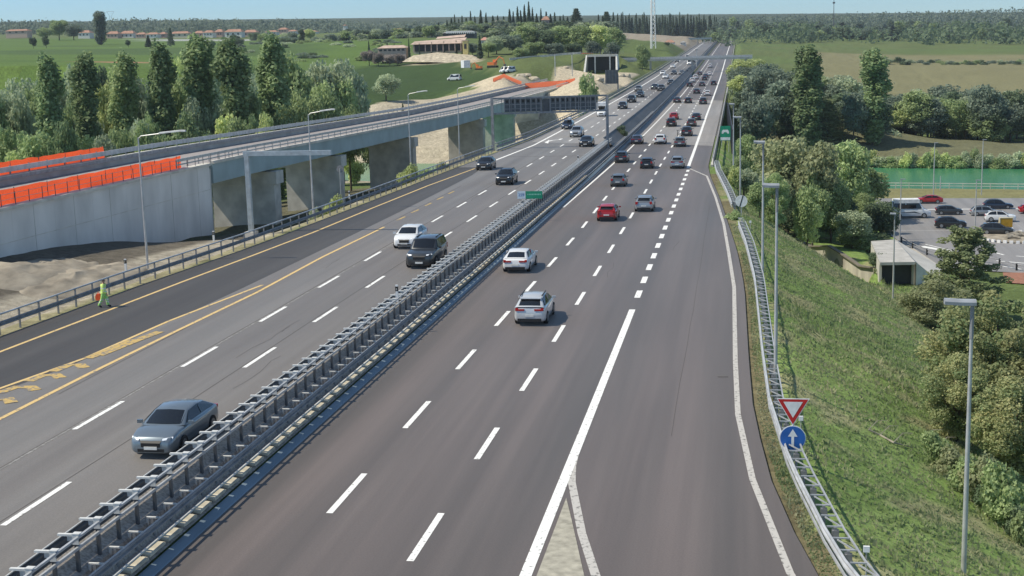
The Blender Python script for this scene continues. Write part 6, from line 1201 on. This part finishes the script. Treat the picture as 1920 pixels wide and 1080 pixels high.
excavator(at(924, 127, 485), -1.9, 'orange excavator beside the sandy platform', .9); excavator(at(898, 131, 480), 1.2, 'small orange excavator on the heap left of the sandy platform', .6)
for px, lab in ((947, 'left one of two white site vans on the crest road'), (955, 'right one of two white site vans on the crest road')):
    P = at(px, 127, 500); vehicle('van', WHT, (P[0], P[1], gz(P[0], P[1])), 2.6, lab, 'van', 'site vans by the sandy platform', 2, .95, name='van')
P = at(851, 120, 500); vehicle('van', WHT, (P[0], P[1], gz(P[0], P[1])), 1.3, 'white flatbed van left of the white site container', 'van', None, 2, 1.0, name='van')
rs = random.Random(3)
for k in range(14):
    px, py, d = rs.choice([(905, 131, 475), (985, 132, 480), (1010, 131, 490), (1055, 128, 505), (1165, 142, 500), (1110, 150, 430)]); P = at(px+rs.uniform(-14, 14), py+rs.uniform(-1, 4), d+rs.uniform(-8, 8)); s_ = rs.uniform(.5, 1.3)
    bm = bmesh.new(); bmesh.ops.create_icosphere(bm, subdivisions=2, radius=1)
    for v in bm.verts: v.co *= 1+.25*(hash2(np.array(v.co.x*3+k), np.array(v.co.y*3+v.co.z))-.5)
    me = bpy.data.meshes.new('rubble_heap'); bm.to_mesh(me); bm.free(); o = link('rubble_heap', me, [STONE]); o.location = (P[0], P[1], gz(P[0], P[1])+.1); o.scale = (2*s_, 1.7*s_, 1.1*s_); setp(o, 'heap of pale rubble on the sandy building site', 'rubble', 'rubble heaps on the building site')
# toll buildings in the distance
for a in ((1208, 1222, 78, 90, 940, 'white shed at the foot of the lattice mast', WALLW, ROOFG), (1247, 1265, 75, 87, 1000, 'white building with red band in the distance beside the motorway', WALLW, ROOF), (1276, 1286, 77, 84, 1050, 'small white cabin left of the toll canopy', WALLW, ROOFG)): house(*a, 0, None, 8, 2)
c_ = at(1308, 84, 1250); t = empty('toll_canopy', c_, label='long blue grey toll canopy across the end of the motorway', cat='canopy'); G().box((0, 0, 5.6), (26, 8, 1.6)).build('roof', M('canopy_paint', (.2, .27, .3), .6), t)
for k in range(5): G().box(((k-2)*6, 0, 2.2), (.7, 5, 5.4)).build('booth', WALLW, t)
t = empty('mast', at(1563, 45, 1300), label='thin dark mast standing on the far hill line at the right', cat='mast'); G().tube([(0, 0, -3), (0, 0, 26)], [.5, .2], 6).build('pole', STEEL, t); G().box((0, 0, 20), (2.2, .5, 1.6)).build('antenna', STEEL, t)
t = empty('power_pylon', at(208, 40, 2250), label='faint lattice power pylon above the far left ridge', cat='pylon'); g = G()
for sx in (-1, 1): g.tube([(sx*4, 0, -4), (sx*1.2, 0, 8), (sx*6.5, 0, 16)], .22, 4)
g.tube([(-6.5, 0, 16), (6.5, 0, 16)], .2, 4); g.build('frame', STEEL, t)
# earth mounds beside the left guardrail
g = G()
for k, (px, py, wx, wy, hh) in enumerate(((45, 540, 4.0, 7, .9), (130, 535, 3.0, 8, .7), (195, 515, 2.4, 6, .6), (90, 520, 3, 6, .5))):
    P = on(px, py, ZL-.2); n = 20; V = []
    for i in range(9):
        for j in range(n):
            a = 2*pi*j/n; r_ = i/8; x, y = P[0]-1+cos(a)*r_*wx, P[1]+3+sin(a)*r_*wy; V.append((x, y, gz(x, y)-.1+hh*(1-r_**1.5)*(1+.5*(float(fbm(np.array([x*1.2]), np.array([y*.8]))[0])-.5))))
    V = [(a_, b_, c_+(.55*(float(fbm(np.array([a_*1.7+5]), np.array([b_*.8]))[0])-.5)) if i_ < 8*n else c_-.3) for i_, (a_, b_, c_) in enumerate(V)]
    me = np_mesh('earth_mound', V, [(i*n+j, i*n+(j+1) % n, (i+1)*n+(j+1) % n, (i+1)*n+j) for i in range(8) for j in range(n)], True); o = link('earth_mound', me, [SAND]); setp(o, 'low mound of pale earth between the left guardrail and the retaining wall', 'earth mound', 'earth mounds by the left guardrail')

# ------------------------------------------------------------------ air
hz = bpy.data.materials.new('haze_air'); hz.use_nodes = True; n_ = hz.node_tree; n_.nodes.remove(n_.nodes['Principled BSDF'])
pv = n_.nodes.new('ShaderNodeVolumePrincipled'); pv.inputs['Color'].default_value = (.78, .88, 1, 1); pv.inputs['Density'].default_value = .00008; pv.inputs['Anisotropy'].default_value = .2
n_.links.new(pv.outputs[0], n_.nodes['Material Output'].inputs['Volume'])
o = G().box((0, 2650, 65), (5400, 5500, 172)).build('haze', hz); setp(o, kind='stuff')
